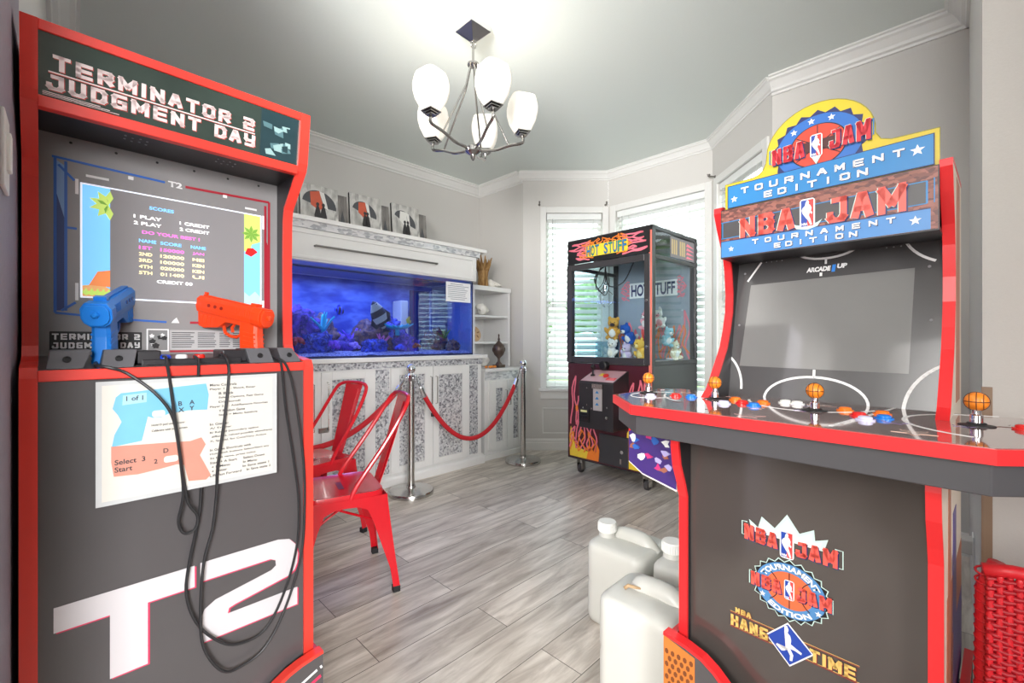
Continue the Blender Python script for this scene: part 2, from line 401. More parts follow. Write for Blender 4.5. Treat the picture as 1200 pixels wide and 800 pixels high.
for i, ((bx, by, bd), wl, wx0, wx1) in enumerate(BAY):
    M = Matrix.Translation((bx, by, 0)) @ Matrix.Rotation(R(bd), 4, 'Z')
    mb = MB(); mb.M = M
    mb.box(-0.0, wx0, 0, 0.12, 0, CZ + 0.05); mb.box(wx1, wl, 0, 0.12, 0, CZ + 0.05)
    mb.box(wx0, wx1, 0, 0.12, 0, WZ0); mb.box(wx0, wx1, 0, 0.12, WZ1, CZ + 0.05)
    struct(mb.build(['wall_bay_left', 'wall_bay_middle', 'wall_bay_right'][i], WALL))
    # window: jamb frame, sash bars, pane, casing and sill
    e = bpy.data.objects.new('window_%d' % (i + 1), None); C.objects.link(e); e.matrix_world = M; struct(e)
    mb = MB(); t = 0.035
    for (a, b, c, d) in ((wx0, wx0 + t, WZ0, WZ1), (wx1 - t, wx1, WZ0, WZ1), (wx0, wx1, WZ0, WZ0 + t), (wx0, wx1, WZ1 - t, WZ1), (wx0, wx1, 1.53, 1.57)):
        mb.box(a, b, 0.07, 0.11, c, d)
    mb.build('window_frame', WHITE, e)
    MB().box(wx0 + t, wx1 - t, 0.088, 0.092, WZ0 + t, WZ1 - t).build('window_pane', pane('window_glass', (244, 250, 250)), e)
    mb = MB(); cw = 0.062
    mb.box(wx0 - cw, wx0, -0.018, 0, WZ0 - 0.02, WZ1 + cw); mb.box(wx1, min(wx1 + cw, wl - 0.001), -0.018, 0, WZ0 - 0.02, WZ1 + cw); mb.box(wx0, wx1, -0.018, 0, WZ1, WZ1 + cw)
    mb.build('window_casing', TRIMW, e, bevel=0.004)
    mb = MB(); mb.box(wx0 - cw - 0.015, min(wx1 + cw + 0.015, wl - 0.001), -0.05, 0.07, WZ0 - 0.03, WZ0); mb.box(wx0 - cw, min(wx1 + cw, wl - 0.002), -0.02, 0, WZ0 - 0.11, WZ0 - 0.03)
    mb.build('window_sill', TRIMW, e, bevel=0.004)
    run(M, 0.0 if i else -0.04, wl if i < 2 else wl + 0.04, CROWN, CZ, 'trim_%d' % (i + 1), 0.75)
    run(M, 0, wl, BASEP, 0, 'baseboard_' + ['bay_left', 'bay_middle', 'bay_right'][i])
I4 = Matrix.Identity(4)
run(Matrix.Translation((-0.2, 3.85, 0)), 0, 3.52, CROWN, CZ, 'trim_4')
run(Matrix.Translation((3.323, 3.85, 0)) @ Matrix.Rotation(R(-90), 4, 'Z'), 0, 0.68, CROWN, CZ, 'trim_5')
run(Matrix.Translation((3.323, 0.866, 0)) @ Matrix.Rotation(R(-90), 4, 'Z'), 0.0, 0.915, CROWN, CZ, 'trim_6')
run(Matrix.Translation((3.323, -0.05, 0)) @ Matrix.Rotation(R(180), 4, 'Z'), 0, 1.6, CROWN, CZ, 'trim_7')
run(Matrix.Translation((-0.075, 0.6, 0)) @ Matrix.Rotation(R(90), 4, 'Z'), 0, 3.25, CROWN, CZ, 'trim_8', 1.3)
run(Matrix.Translation((3.323, 0.866, 0)) @ Matrix.Rotation(R(-90), 4, 'Z'), 0, 0.915, BASEP, 0, 'baseboard_right')
run(Matrix.Translation((3.323, 3.85, 0)) @ Matrix.Rotation(R(-90), 4, 'Z'), 0, 0.688, BASEP, 0, 'baseboard_back')
# wooden corner strip where the near wall turns
struct(MB().box(1.705, 1.725, -0.068, -0.048, 0, 1.0).build('trim_9', P('tan_wood_strip', (150, 124, 102), 0.5, nscale=20)))
# raised picture-frame moulding under the left bay window
mb = MB(); mb.M = Matrix.Translation((3.323, 3.162, 0)) @ Matrix.Rotation(R(-45), 4, 'Z')
for q in ((0.2, 0.85, 0.425, 0.437), (0.2, 0.85, 0.17, 0.182), (0.2, 0.212, 0.17, 0.437), (0.838, 0.85, 0.17, 0.437)): mb.box(q[0], q[1], -0.008, 0, q[2], q[3])
struct(mb.build('trim_10', TRIMW))

# ------------------------------------------------------------------ outside the bay
GRASS = blotch('lawn_green', [(86, 118, 62), (120, 150, 84), (148, 170, 108)], 9, 0.9, 'noise', interp='LINEAR')
LEAF = blotch('garden_leaf_green', [(70, 104, 56), (112, 146, 84), (168, 190, 134)], 14, 0.8, 'noise', interp='LINEAR')
BARK = P('bark_brown', (96, 78, 62), 0.9, noise=0.2)
struct(MB().box(3.4, 14, -6, 10, -0.25, -0.2).build('ground', GRASS))
for k, (tx, ty, h, r) in enumerate([(7.2, 7.4, 2.6, 1.1), (8.6, 5.0, 3.0, 1.2), (8.4, 2.0, 2.5, 1.15), (7.8, -1.2, 2.7, 1.2)]):
    t = thing('garden_tree', 'leafy green tree seen between blind slats, ' + ['outside the left bay window', 'straight out between the bay windows', 'outside the middle bay window', 'outside the bay window by the right wall'][k], 'tree', (tx, ty, -0.2), 0, 'garden trees beyond the bay')
    MB().tube([(0, 0, 0), (0.05, 0, h * 0.5), (0, 0.04, h * 0.8)], [0.12, 0.09, 0.05], 10).build('trunk', BARK, t, smooth=True)
    mb = MB()
    for q in range(7): mb.rock((random.uniform(-.5, .5), random.uniform(-.6, .6), h * 0.75 + random.uniform(-.6, .7)), (r * .6, r * .6, r * .5), k * 9 + q, 3, 0.5)
    mb.build('crown', LEAF, t, smooth=True)

# ------------------------------------------------------------------ tall shooter cabinet (front at local y=0, width .51)
t2 = thing('arcade_cabinet', 'tall charcoal light-gun arcade cabinet with red edging and big white T2 on its front', 'arcade cabinet', (-0.051, 1.228, 0), R(1.4))
PROF = [(0.004, 0.255), (0.004, 1.05), (0.012, 1.066), (0.05, 1.071), (0.1, 1.075), (0.135, 1.086), (0.152, 1.11), (0.156, 1.17), (0.156, 1.374), (0.154, 1.47), (0.146, 1.507), (0.092, 1.556), (0.05, 1.595), (0.042, 1.612), (0.022, 1.742)]
def side_panel(parent, x0, x1, prof, back, mat, edge, artfn=None):
    mb = MB(); mb.prism(prof + [(back, prof[-1][1]), (back, prof[0][1])], x0, x1, 'x')
    p = mb.build('side_panel', mat, parent)
    mb = MB(); mb.ribbon(prof + [(prof[-1][0] + 0.012, prof[-1][1] + 0.003), (back, prof[-1][1] + 0.003)], 0.009, x0 - 0.0006, x1 + 0.0006, 'x')
    mb.build('edge_trim', edge, p)
    return p
side_panel(t2, -0.0135, 0.0095, PROF, 0.46, BLACK, RED)
side_panel(t2, 0.5005, 0.5235, PROF, 0.46, BLACK, RED)
W0, W1 = 0.0095, 0.5005
fp = MB().box(W0, W1, 0.006, 0.024, 0.2, 1.043).build('front_panel', CHAR, t2)
# T2 lettering with a pink shadow edge
PINKE = P('pink_print', (214, 52, 92), 0.5, noise=0)
T_ = [(0.031, 0.604), (0.031, 0.555), (0.112, 0.555), (0.112, 0.423), (0.173, 0.423), (0.173, 0.555), (0.257, 0.555), (0.257, 0.604)]
two = [(0.268, 0.606), (0.436, 0.606), (0.464, 0.599), (0.48, 0.58), (0.486, 0.555), (0.484, 0.53), (0.477, 0.513), (0.461, 0.503), (0.339, 0.481), (0.326, 0.477), (0.323, 0.465), (0.484, 0.465), (0.484, 0.419), (0.27, 0.419), (0.269, 0.475), (0.276, 0.495), (0.298, 0.509), (0.42, 0.533), (0.431, 0.541), (0.43, 0.555), (0.418, 0.562), (0.268, 0.562)]
mb = MB()
for g in (T_, two):
    mb.prism([(a + 0.0035, b - 0.003) for a, b in g], 0.0052, 0.006, 'y', 1); mb.prism(g, 0.0044, 0.0052, 'y', 0)
mb.build('lettering', [P('grey_white_print', (206, 202, 204), 0.4, noise=0.01), PINKE], fp, label='big white T2 lettering with pink edge')
# lip, deck, bezel
MB().box(W0, W1, -0.002, 0.02, 1.043, 1.065).build('deck_lip', RED, t2, bevel=0.002)
dk = MB().prism([(0.0, 1.05), (0.0, 1.065), (0.205, 1.088), (0.205, 1.05)], W0, W1, 'x').build('control_deck', CHAR, t2)
BEZ = P('grey_bezel', (140, 138, 138), 0.35, noise=0.04)
SC = 0.205
bz = MB().prism([(SC, 1.05), (SC, 1.592), (SC + 0.02, 1.592), (SC + 0.02, 1.05)], W0, W1, 'x').build('screen_bezel', BEZ, t2)
def zf(k): return SC - 0.0006 * k - 0.0002
BLU = P('blue_print', (28, 96, 190), 0.4, noise=0); DBLU = P('dark_blue_print', (20, 52, 120), 0.4, noise=0)
CRIM = P('crimson_print', (168, 28, 48), 0.4, noise=0)
mb = MB()
def lines(segs, wd, m):
    for s_ in segs: mb.ribbon(s_, wd, zf(2), zf(0), 'y', m)
lines([[(0.035, 1.185), (0.035, 1.538)], [(0.052, 1.19), (0.052, 1.53)], [(0.03, 1.536), (0.232, 1.529)], [(0.035, 1.185), (0.15, 1.174)], [(0.15, 1.174), (0.235, 1.170)], [(0.04, 1.52), (0.066, 1.49)], [(0.052, 1.38), (0.07, 1.38)], [(0.045, 1.19), (0.068, 1.21)]], 0.005, 0)
mb.prism([(0.036, 1.19), (0.05, 1.19), (0.05, 1.40), (0.036, 1.46)], zf(1), zf(0), 'y', 1)
mb.prism([(0.036, 1.46), (0.05, 1.40), (0.05, 1.52), (0.036, 1.53)], zf(1), zf(0), 'y', 4)
lines([[(0.275, 1.528), (0.478, 1.533)], [(0.478, 1.19), (0.478, 1.533)], [(0.468, 1.2), (0.468, 1.52)], [(0.285, 1.170), (0.46, 1.174)]], 0.006, 2)
mb.prism([(0.469, 1.2), (0.477, 1.2), (0.477, 1.40), (0.469, 1.42)], zf(1), zf(0), 'y', 2)
for (a, b) in ((0.165, 1.524), (0.365, 1.526)): mb.prism(rrect(a - 0.005, a + 0.005, b - 0.006, b + 0.002, 0.001), zf(3), zf(0), 'y', 3)
for s_ in ([(0.085, 1.507), (0.125, 1.507)], [(0.07, 1.46), (0.07, 1.495)], [(0.415, 1.503), (0.445, 1.503)], [(0.4625, 1.45), (0.4625, 1.49)], [(0.07, 1.215), (0.07, 1.255)], [(0.462, 1.215), (0.462, 1.24)]): mb.ribbon(s_, 0.0055, zf(2), zf(0), 'y', 3)
mb.text('T2', 0.238, 1.520, 0.03, 0.015, zf(3), 3, 0.04)
# title strip, black-and-white still and small printed table under the screen
mb.prism(rrect(0.026, 0.186, 1.099, 1.143, 0.002), zf(1), zf(0), 'y', 5)
mb.block('TERMINATOR 2', 0.030, 1.124, 0.152, 0.014, 0.0034, 3, y=zf(2), thz=0.003); mb.block('JUDGMENT DAY', 0.030, 1.104, 0.152, 0.014, 0.0034, 3, y=zf(2), thz=0.003)
mb.prism(rrect(0.195, 0.240, 1.095, 1.152, 0.001), zf(1), zf(0), 'y', 3)
mb.prism(rrect(0.198, 0.237, 1.098, 1.149, 0.001), zf(2), zf(1), 'y', 6)
for q in range(9):
    a = random.uniform(0.2, 0.226); b = random.uniform(1.1, 1.135)
    mb.prism(star(a + 0.005, b + 0.005, random.uniform(0.005, 0.009), 5, 0.7), zf(3 + q % 2), zf(2), 'y', random.choice([5, 3, 5]))
mb.prism(rrect(0.242, 0.425, 1.098, 1.15, 0.001), zf(1), zf(0), 'y', 7)
for q in range(8):
    z = 1.106 + q * 0.0053
    for a, b in ((0.246, 0.296), (0.302, 0.345), (0.352, 0.378), (0.384, 0.42)): mb.ribbon([(a, z), (b - random.uniform(0, .01), z)], 0.0018, zf(2), zf(0), 'y', 5)
mb.prism([(0.242, 1.092), (0.425, 1.092), (0.425, 1.097), (0.242, 1.097)], zf(1), zf(0), 'y', 2)
mb.prism([(0.245, 1.168), (0.262, 1.168), (0.256, 1.182), (0.25, 1.176)], zf(3), zf(0), 'y', 3)
for q in range(6): mb.ball((0.06 + 0.078 * q, zf(2), 1.575), (0.003, 0.0012, 0.003), 8, 5)
mb.build('bezel_print', [BLU, DBLU, CRIM, PRINTW, P('pale_blue_print', (120, 160, 210), 0.4, noise=0), INK, P('grey_print', (128, 128, 128), 0.5, noise=0), P('light_grey_print', (176, 174, 174), 0.5, noise=0)], bz)
# screen: white line, cartoon jungle at both sides, score table painted reflection-grey between
scr = MB().prism(rrect(0.0755, 0.4575, 1.222, 1.489, 0.001), zf(2), zf(0), 'y').build('screen', P('screen_white_line', (235, 240, 250), 0.2, noise=0, emit=0.5), t2)
mb = MB(); X0, X1, Z0, Z1 = 0.079, 0.454, 1.2255, 1.4855
mb.prism([(X0, Z0), (X1, Z0), (X1, Z1), (X0, Z1)], zf(3), zf(2), 'y', 0)
mb.prism([(0.127, Z0), (0.412, Z0), (0.412, Z1), (0.127, Z1)], zf(4), zf(3), 'y', 1)
def frond(cx, cz, r, n, a0, a1, m):
    for k in range(n):
        a = R(a0 + (a1 - a0) * k / (n - 1)); d = Vector((math.cos(a), math.sin(a))); pp = Vector((-d.y, d.x))
        tip = Vector((cx, cz)) + d * r; q = Vector((cx, cz)) + d * r * 0.55
        pts = [Vector((cx, cz)), q + pp * r * 0.2, tip, q - pp * r * 0.2]
        pts = [Vector((min(max(p.x, X0), X1), min(max(p.y, Z0), Z1))) for p in pts]
        mb.prism(pts, zf(6 + k % 2), zf(3), 'y', m)
frond(0.124, 1.445, 0.035, 6, 85, 275, 2); frond(0.122, 1.445, 0.02, 4, 100, 260, 3)
mb.prism([(0.412, 1.38), (0.425, 1.37), (0.432, 1.40), (0.454, 1.41), (0.454, 1.4855), (0.412, 1.4855)], zf(4), zf(3), 'y', 2)
frond(0.43, 1.43, 0.024, 8, 0, 315, 3)
mb.prism([(0.414, 1.372), (0.43, 1.365), (0.447, 1.38), (0.435, 1.39), (0.42, 1.388)], zf(6), zf(3), 'y', 5)
mb.prism([(X0, Z0), (0.127, Z0), (0.127, 1.245), (0.11, 1.256), (X0, 1.25)], zf(5), zf(3), 'y', 4)
mb.prism([(0.09, 1.252), (0.127, 1.25), (0.127, 1.29), (0.105, 1.285)], zf(6), zf(3), 'y', 9)
for q in range(5): frond(0.085 + q * 0.01, Z0 + 0.002, 0.018, 3, 50, 130, 2)
mb.prism([(0.412, Z0), (X1, Z0), (X1, 1.25), (0.44, 1.265), (0.425, 1.25), (0.412, 1.262)], zf(5), zf(3), 'y', 10)
sx = lambda px: 0.183 + (px - 165) * 0.148 / 82
rows = [('1 PLAY', 0.170, 1.426, 0.055, 6), ('1 CREDIT', 0.262, 1.426, 0.066, 6), ('2 PLAY', 0.170, 1.410, 0.055, 6), ('2 CREDIT', 0.262, 1.410, 0.066, 6), ('DO YOUR BEST !', 0.186, 1.389, 0.12, 7),
        ('NAME', 0.180, 1.367, 0.034, 8), ('SCORE', 0.222, 1.367, 0.044, 8), ('NAME', 0.286, 1.367, 0.034, 8), ('1ST', 0.180, 1.350, 0.026, 7), ('150000', 0.222, 1.350, 0.05, 7), ('JAN', 0.290, 1.350, 0.026, 7)]
for k, (a, b, c) in enumerate((('2ND', '120000', 'MEI'), ('3RD', '100000', 'KEN'), ('4TH', '020000', 'KEN'), ('5TH', '011400', 'UI'))):
    z = 1.334 - 0.0155 * k; rows += [(a, 0.180, z, 0.026, 11), (b, 0.222, z, 0.05, 11), (c, 0.290, z, 0.026, 11)]
rows += [('CREDIT 00', 0.215, 1.268, 0.075, 6)]
for tx, x, z, wd_, m in rows: mb.text(tx, x, z, wd_, 0.0085, zf(5), m, 0.03)
mb.text('SCORES', 0.20, 1.452, 0.05, 0.0085, zf(5), 8, 0.03)
E_ = lambda n, c, e=0.7: P(n, c, 0.12, noise=0, emit=e, coat=0.6)
mb.build('screen_image', [E_('screen_sky_blue', (120, 190, 245)), P('screen_reflection_grey', (146, 144, 146), 0.06, noise=0, emit=0.10, coat=1.0), E_('screen_leaf', (190, 215, 110), .5), E_('screen_leaf_dark', (120, 165, 70), .4), E_('screen_sand', (225, 170, 110), .5), E_('screen_red', (220, 40, 40), .5), E_('screen_text_white', (240, 240, 240), .9), E_('screen_text_pink', (235, 110, 200), .9), E_('screen_text_blue', (120, 190, 250), .9), E_('screen_orange', (236, 140, 84), .5), E_('screen_pale_leaf', (170, 205, 210), .5), E_('screen_text_cream', (240, 225, 170), .9)], scr)
# marquee housing
mb = MB(); mb.box(W0, W1, 0.048, 0.22, 1.588, 1.594); mb.box(W0, W1, 0.05, 0.46, 1.736, 1.742); mb.box(W0, W1, 0.44, 0.46, 0.255, 1.742)
hs = mb.build('marquee_housing', BLACK, t2)
for cx in (0.165, 0.345):
    mb = MB()
    for q in range(8): mb.lathe([(0.0022, -0.0015), (0.0022, 0.0)], (cx + (q % 4 - 1.5) * 0.013, 0.10 + (q // 4) * 0.022 + (q % 2) * 0.006, 1.5878), 8)
    mb.build('speaker_grille', P('silver_dot', (170, 170, 175), 0.3, 0.8, noise=0), hs)
FR = lambda z: 0.042 - 0.02 * (z - 1.612) / 0.13     # front slopes with the side panels
mb = MB()
for z0, z1 in ((1.583, 1.605), (1.7245, 1.744)):
    mb.prism([(FR(z0), z0), (FR(z1), z1), (FR(z1) + 0.02, z1), (FR(z0) + 0.02, z0)], W0, W1, 'x')
mb.build('marquee_frame', RED, t2, bevel=0.0015)
mq = MB().prism([(FR(1.605) + 0.004, 1.605), (FR(1.7245) + 0.004, 1.7245), (FR(1.7245) + 0.01, 1.7245), (FR(1.605) + 0.01, 1.605)], W0, W1, 'x').build('marquee', P('marquee_dark_green', (58, 72, 66), 0.10, noise=0.25, nscale=9, coat=1.0), t2)
mb = MB()
mz = lambda z, k: FR(z) + 0.004 - 0.0006 * k
def mtext(tx, x, z, wd_, h, m, k): mb.block(tx, x, z, wd_, h, 0.0078, m, lambda a_, b_: (a_, mz(b_, k), b_), thz=0.0066)
for dx, dz, m, k in ((0.0014, -0.0014, 1, 1), (0, 0, 0, 2)):
    mtext('TERMINATOR 2', 0.030 + dx, 1.659 + dz, 0.360, 0.029, m, k); mtext('JUDGMENT DAY', 0.021 + dx, 1.6205 + dz, 0.372, 0.029, m, k)
mb.M = None
mb.prism([(0.024, 1.6525), (0.392, 1.6525), (0.392, 1.6555), (0.024, 1.6555)], mz(1.654, 2), mz(1.654, -2), 'y', 0)
mb.prism([(0.024, 1.6515), (0.392, 1.6515), (0.392, 1.6526), (0.024, 1.6526)], mz(1.654, 2.5), mz(1.654, -2), 'y', 1)
for q in range(3): mb.prism([(0.016, 1.6085 + q * 0.003), (0.13 - q * .015, 1.6085 + q * .003), (0.13 - q * .015, 1.6095 + q * .003), (0.016, 1.6095 + q * .003)], mz(1.61, 3), mz(1.61, -2), 'y', 0)
mb.build('lettering', [P('pale_pink_print', (244, 226, 224), 0.35, noise=0), P('red_shadow_print', (196, 70, 60), 0.4, noise=0)], mq)
# plain teal panel where the poster art sits at the end of the marquee
mb = MB(); mb.prism([(0.40, 1.609), (0.495, 1.609), (0.495, 1.722), (0.415, 1.722)], mz(1.66, 0) - 0.012, mz(1.66, 0) + 0.012, 'y', 0)
mb.bm.free(); mb = MB()
def mpoly(pts, m, k): 
    v = [mb._v((a, mz(b, k), b)) for a, b in pts]; mb.face(v, m)
mpoly([(0.405, 1.608), (0.496, 1.608), (0.496, 1.722), (0.405, 1.722)], 0, 1)
for q in range(12):
    a = 0.41 + random.random() * 0.06; b = 1.612 + random.random() * 0.085
    mpoly([(a, b), (a + random.uniform(.008, .025), b + random.uniform(-.004, .006)), (a + random.uniform(.008, .024), b + random.uniform(.008, .024)), (a - .003, b + .012)], random.choice([1, 2, 0, 1]), 2 + q * 0.3)
mb.build('marquee_picture', [P('teal_dark_print', (38, 62, 68), 0.3, noise=.1), P('teal_pale_print', (150, 182, 182), 0.3, noise=.1), P('teal_mid_print', (88, 122, 128), 0.3, noise=.1)], mq, recalc=False)
# riser under the cabinet: bowed top edge with red trim
rz_pts = [(-0.026, 0.285), (0.0, 0.282), (0.03, 0.277), (0.06, 0.268), (0.09, 0.253), (0.12, 0.232), (0.16, 0.215), (0.255, 0.21)]
rz_pts = rz_pts + [(0.51 - a, b) for a, b in rz_pts[::-1][1:]]
rs = MB().box(-0.02, 0.53, 0.0, 0.46, 0, 0.19).box(-0.026, -0.012, -0.02, 0.46, 0, 0.27).box(0.522, 0.536, -0.02, 0.46, 0, 0.27).build('riser', BLACK, t2)
rf = MB().prism(rz_pts + [(0.536, 0), (-0.026, 0)], -0.035, -0.02, 'y').build('riser_front', CHAR, rs)
mb = MB().ribbon(rz_pts, 0.009, -0.037, -0.010, 'y'); mb.box(-0.027, -0.012, -0.03, 0.46, 0.27, 0.279); mb.box(0.522, 0.537, -0.03, 0.46, 0.27, 0.279)
mb.build('edge_trim', RED, rf)
mb = MB(); mb.ribbon([(0.47, 0.225), (0.52, 0.244)], 0.006, -0.0362, -0.0345, 'y', 0); mb.ribbon([(0.44, 0.19), (0.53, 0.224)], 0.008, -0.0362, -0.0345, 'y', 1); mb.ribbon([(0.528, 0.246), (0.533, 0.248)], 0.008, -0.0362, -0.0345, 'y', 0)
mb.build('riser_print', [PRINTW, PINKE], rf)
# four wedge-shaped holster blocks and the buttons between them
HOL = P('dark_grey_holster', (92, 91, 95), 0.4, noise=0.05)
for (a, b, c, d) in ((0.020, 0.073, 0.026, 0.086), (0.098, 0.150, 0.104, 0.158), (0.372, 0.428, 0.366, 0.420), (0.446, 0.495, 0.440, 0.478)):
    mb = MB(); P0 = [(a, 0.006, 1.066), (b, 0.006, 1.066), (d, 0.024, 1.103), (c, 0.024, 1.103)]; P1 = [(a + .003, 0.13, 1.078), (b - .003, 0.13, 1.078), (d, 0.11, 1.103), (c, 0.11, 1.103)]
    A = [mb._v(p) for p in P0]; B = [mb._v(p) for p in P1]; mb.face(A); mb.face(B[::-1])
    for i in range(4): mb.face([A[i], B[i], B[(i + 1) % 4], A[(i + 1) % 4]])
    h = mb.build('gun_holster', HOL, dk, bevel=0.002)
    mb = MB(); cx = (a + b) / 2 + (c - a) / 2; rot = Euler((R(90 - 26), 0, 0))
    mb.lathe([(0.0065, -0.001), (0.0065, 0.0012), (0.0045, 0.0012), (0.004, -0.0005)], (cx, 0.0140, 1.0845), 14, rot=rot); mb.build('screw', INK, h)
mb = MB().box(0.165, 0.36, 0.028, 0.12, 1.066, 1.081).box(0.318, 0.372, 0.03, 0.12, 1.07, 1.1).box(0.158, 0.2, 0.03, 0.12, 1.07, 1.1); mb.build('console_block', BLACK, dk, bevel=0.003)
for cx, col in ((0.207, 'blue'), (0.238, 'white'), (0.272, 'red')):
    MB().lathe([(0.012, 0), (0.012, 0.006), (0.009, 0.009), (0.0, 0.0095)], (cx, 0.038, 1.081), 18).build('button', {'blue': P('blue_plastic', (30, 70, 190), .25, noise=0), 'white': P('white_plastic', (235, 235, 238), .25, noise=0), 'red': P('red_plastic', (225, 45, 35), .25, noise=0)}[col], dk, smooth=True)

# light guns resting in the holsters
def light_gun(label, mat, loc, rot, cable_pts, grp):
    g = thing('light_gun', label, 'light gun', loc, 0, grp)
    g.rotation_euler = rot
    dark = P(mat.name + '_recess', tuple(int(255 * (0.55 * c)) for c in (0.1, .45, 1)) if 'blue' in mat.name else (150, 30, 16), 0.5, noise=0)
    # slide: boxy with chamfered top, local +y to the muzzle, z up
    mb = MB(); sec = [(-0.017, 0.0), (-0.019, 0.012), (-0.019, 0.034), (-0.012, 0.043), (0.012, 0.043), (0.019, 0.034), (0.019, 0.012), (0.017, 0.0)]
    mb.prism(sec, 0.012, 0.205, 'y'); mb.prism([(a * .9, .002 + b * .92) for a, b in sec], 0.205, 0.213, 'y')
    sl = mb.build('slide', mat, g, bevel=0.0015)
    mb = MB(); mb.box(-0.006, 0.006, 0.03, 0.2, 0.043, 0.047); mb.box(-0.004, 0.004, 0.185, 0.2, 0.047, 0.054); mb.box(-0.011, 0.011, 0.02, 0.036, 0.043, 0.053)
    for q in range(7): mb.box(-0.0203, 0.0203, 0.03 + q * 0.0065, 0.033 + q * 0.0065, 0.014, 0.033)
    mb.build('sight_rail', mat, sl, bevel=0.0008)
    mb = MB()
    for q in range(3): mb.lathe([(0.0045, 0), (0.0045, 0.041)], (-0.0205, 0.115 + q * 0.02, 0.022), 10, rot=Euler((0, R(90), 0)))
    mb.build('side_vent', dark, sl)
    # rear hexagonal cap with a thumb knob
    mb = MB(); hexa = [(0.024 * math.cos(R(30 + 60 * k)) * 1.05, 0.021 + 0.026 * math.sin(R(30 + 60 * k))) for k in range(6)]
    hexa = [(-0.022, 0.002), (-0.026, 0.012), (-0.026, 0.032), (-0.018, 0.045), (0.018, 0.045), (0.026, 0.032), (0.026, 0.012), (0.022, 0.002), (0.012, -0.006), (-0.012, -0.006)]
    mb.prism(hexa, -0.008, 0.02, 'y'); mb.prism([(a * .86, .021 + (b - .021) * .86) for a, b in hexa], -0.014, -0.008, 'y')
    rc = mb.build('rear_cap', mat, g, bevel=0.0015)
    mb = MB(); mb.lathe([(0.008, 0), (0.007, 0.006), (0.0035, 0.009)], (0, -0.013, 0.022), 6, rot=Euler((R(90), 0, 0))); mb.build('thumb_knob', mat, rc)
    # frame below the slide, front magazine block and trigger guard
    mb = MB(); mb.prism([(0.015, -0.012), (0.015, 0.002), (0.2, 0.002), (0.205, -0.01), (0.195, -0.034), (0.165, -0.04), (0.12, -0.03), (0.1, -0.012)], -0.0145, 0.0145, 'x')
    for q in range(4): mb.box(-0.0158, 0.0158, 0.135 + q * 0.013, 0.142 + q * 0.013, -0.028, -0.006)
    mb.build('lower_frame', mat, g, bevel=0.0015)
    mb = MB(); mb.tube([(0, 0.118, -0.022), (0, 0.108, -0.042), (0, 0.09, -0.048), (0, 0.07, -0.046), (0, 0.058, -0.036)], 0.0042, 8); mb.tube([(0, 0.082, -0.01), (0, 0.09, -0.024), (0, 0.085, -0.036)], 0.0038, 8)
    mb.build('trigger_guard', mat, g, smooth=True)
    mb = MB(); A = []; 
    levels = [(0.004, 0.006, 0.062, 0.0155), (-0.03, 0.0, 0.056, 0.016), (-0.07, -0.012, 0.046, 0.016), (-0.098, -0.02, 0.042, 0.018), (-0.104, -0.022, 0.042, 0.02)]
    rings = []
    for z, y0, y1, hw in levels:
        rings.append([mb._v(p) for p in ((-hw, y0 + .006, z), (-hw * .6, y0, z), (hw * .6, y0, z), (hw, y0 + .006, z), (hw, y1 - .006, z), (hw * .6, y1, z), (-hw * .6, y1, z), (-hw, y1 - .006, z))])
    for a_, b_ in zip(rings, rings[1:]):
        for k in range(8): mb.face([a_[k], a_[(k + 1) % 8], b_[(k + 1) % 8], b_[k]])
    mb.face(rings[0]); mb.face(rings[-1][::-1])
    gp = mb.build('grip', mat, g, bevel=0.001)
    mb = MB()
    for q in range(6): mb.box(-0.0172, 0.0172, 0.004 - q * 0.0028, 0.04 - q * 0.0022, -0.028 - q * 0.011, -0.0245 - q * 0.011)
    mb.build('grip_ribs', mat, gp)
    # cable in world space of the cabinet, brought into the gun's own frame
    Mg = Matrix.LocRotScale(Vector(loc), Euler(rot), None); Mt = t2.matrix_basis
    Mt = Matrix.Translation(t2.location) @ Euler(t2.rotation_euler).to_matrix().to_4x4()
    Minv = Mg.inverted()
    for cp in cable_pts:
        mb = MB(); mb.tube([Minv @ (Mt @ p) for p in smooth_path(cp, 5)], 0.0032, 8); mb.build('cable', CABLE, g, smooth=True)
    return g
def tw(x, y, z):
    Mt = Matrix.Translation(t2.location) @ Euler(t2.rotation_euler).to_matrix().to_4x4(); return tuple(Mt @ Vector((x, y, z)))
def cpts(pp, y=-0.012): return [(a, y if not c else c[0], b) for a, b, *c in pp]
c1 = [(0.094, 1.075, 0.06), (0.091, 1.073, 0.03), (0.093, 1.071, 0.0), (0.112, 1.066, -0.012), (0.138, 1.053), (0.18, 1.011, -0.03), (0.209, 0.961, -0.032), (0.221, 0.894, -0.03), (0.230, 0.817, -0.028), (0.241, 0.758, -0.018), (0.259, 0.723), (0.255, 0.695), (0.235, 0.690), (0.224, 0.72), (0.231, 0.778, -0.022), (0.2245, 0.855, -0.034), (0.214, 0.951, -0.034), (0.208, 1.027, -0.022), (0.205, 1.064, -0.008), (0.204, 1.085, 0.006), (0.203, 1.086, 0.03)]
c2 = [(0.318, 1.086, 0.06), (0.314, 1.09, 0.02), (0.319, 1.075, -0.004), (0.319, 1.039, -0.02), (0.308, 0.94, -0.03), (0.295, 0.832, -0.028), (0.295, 0.763, -0.016), (0.288, 0.685), (0.271, 0.612), (0.265, 0.508), (0.271, 0.417), (0.308, 0.343), (0.349, 0.333), (0.40, 0.353), (0.447, 0.428), (0.488, 0.555), (0.497, 0.687), (0.494, 0.802), (0.481, 0.918), (0.466, 1.009), (0.452, 1.055, -0.012), (0.440, 1.074, 0.0), (0.430, 1.08, 0.05)]
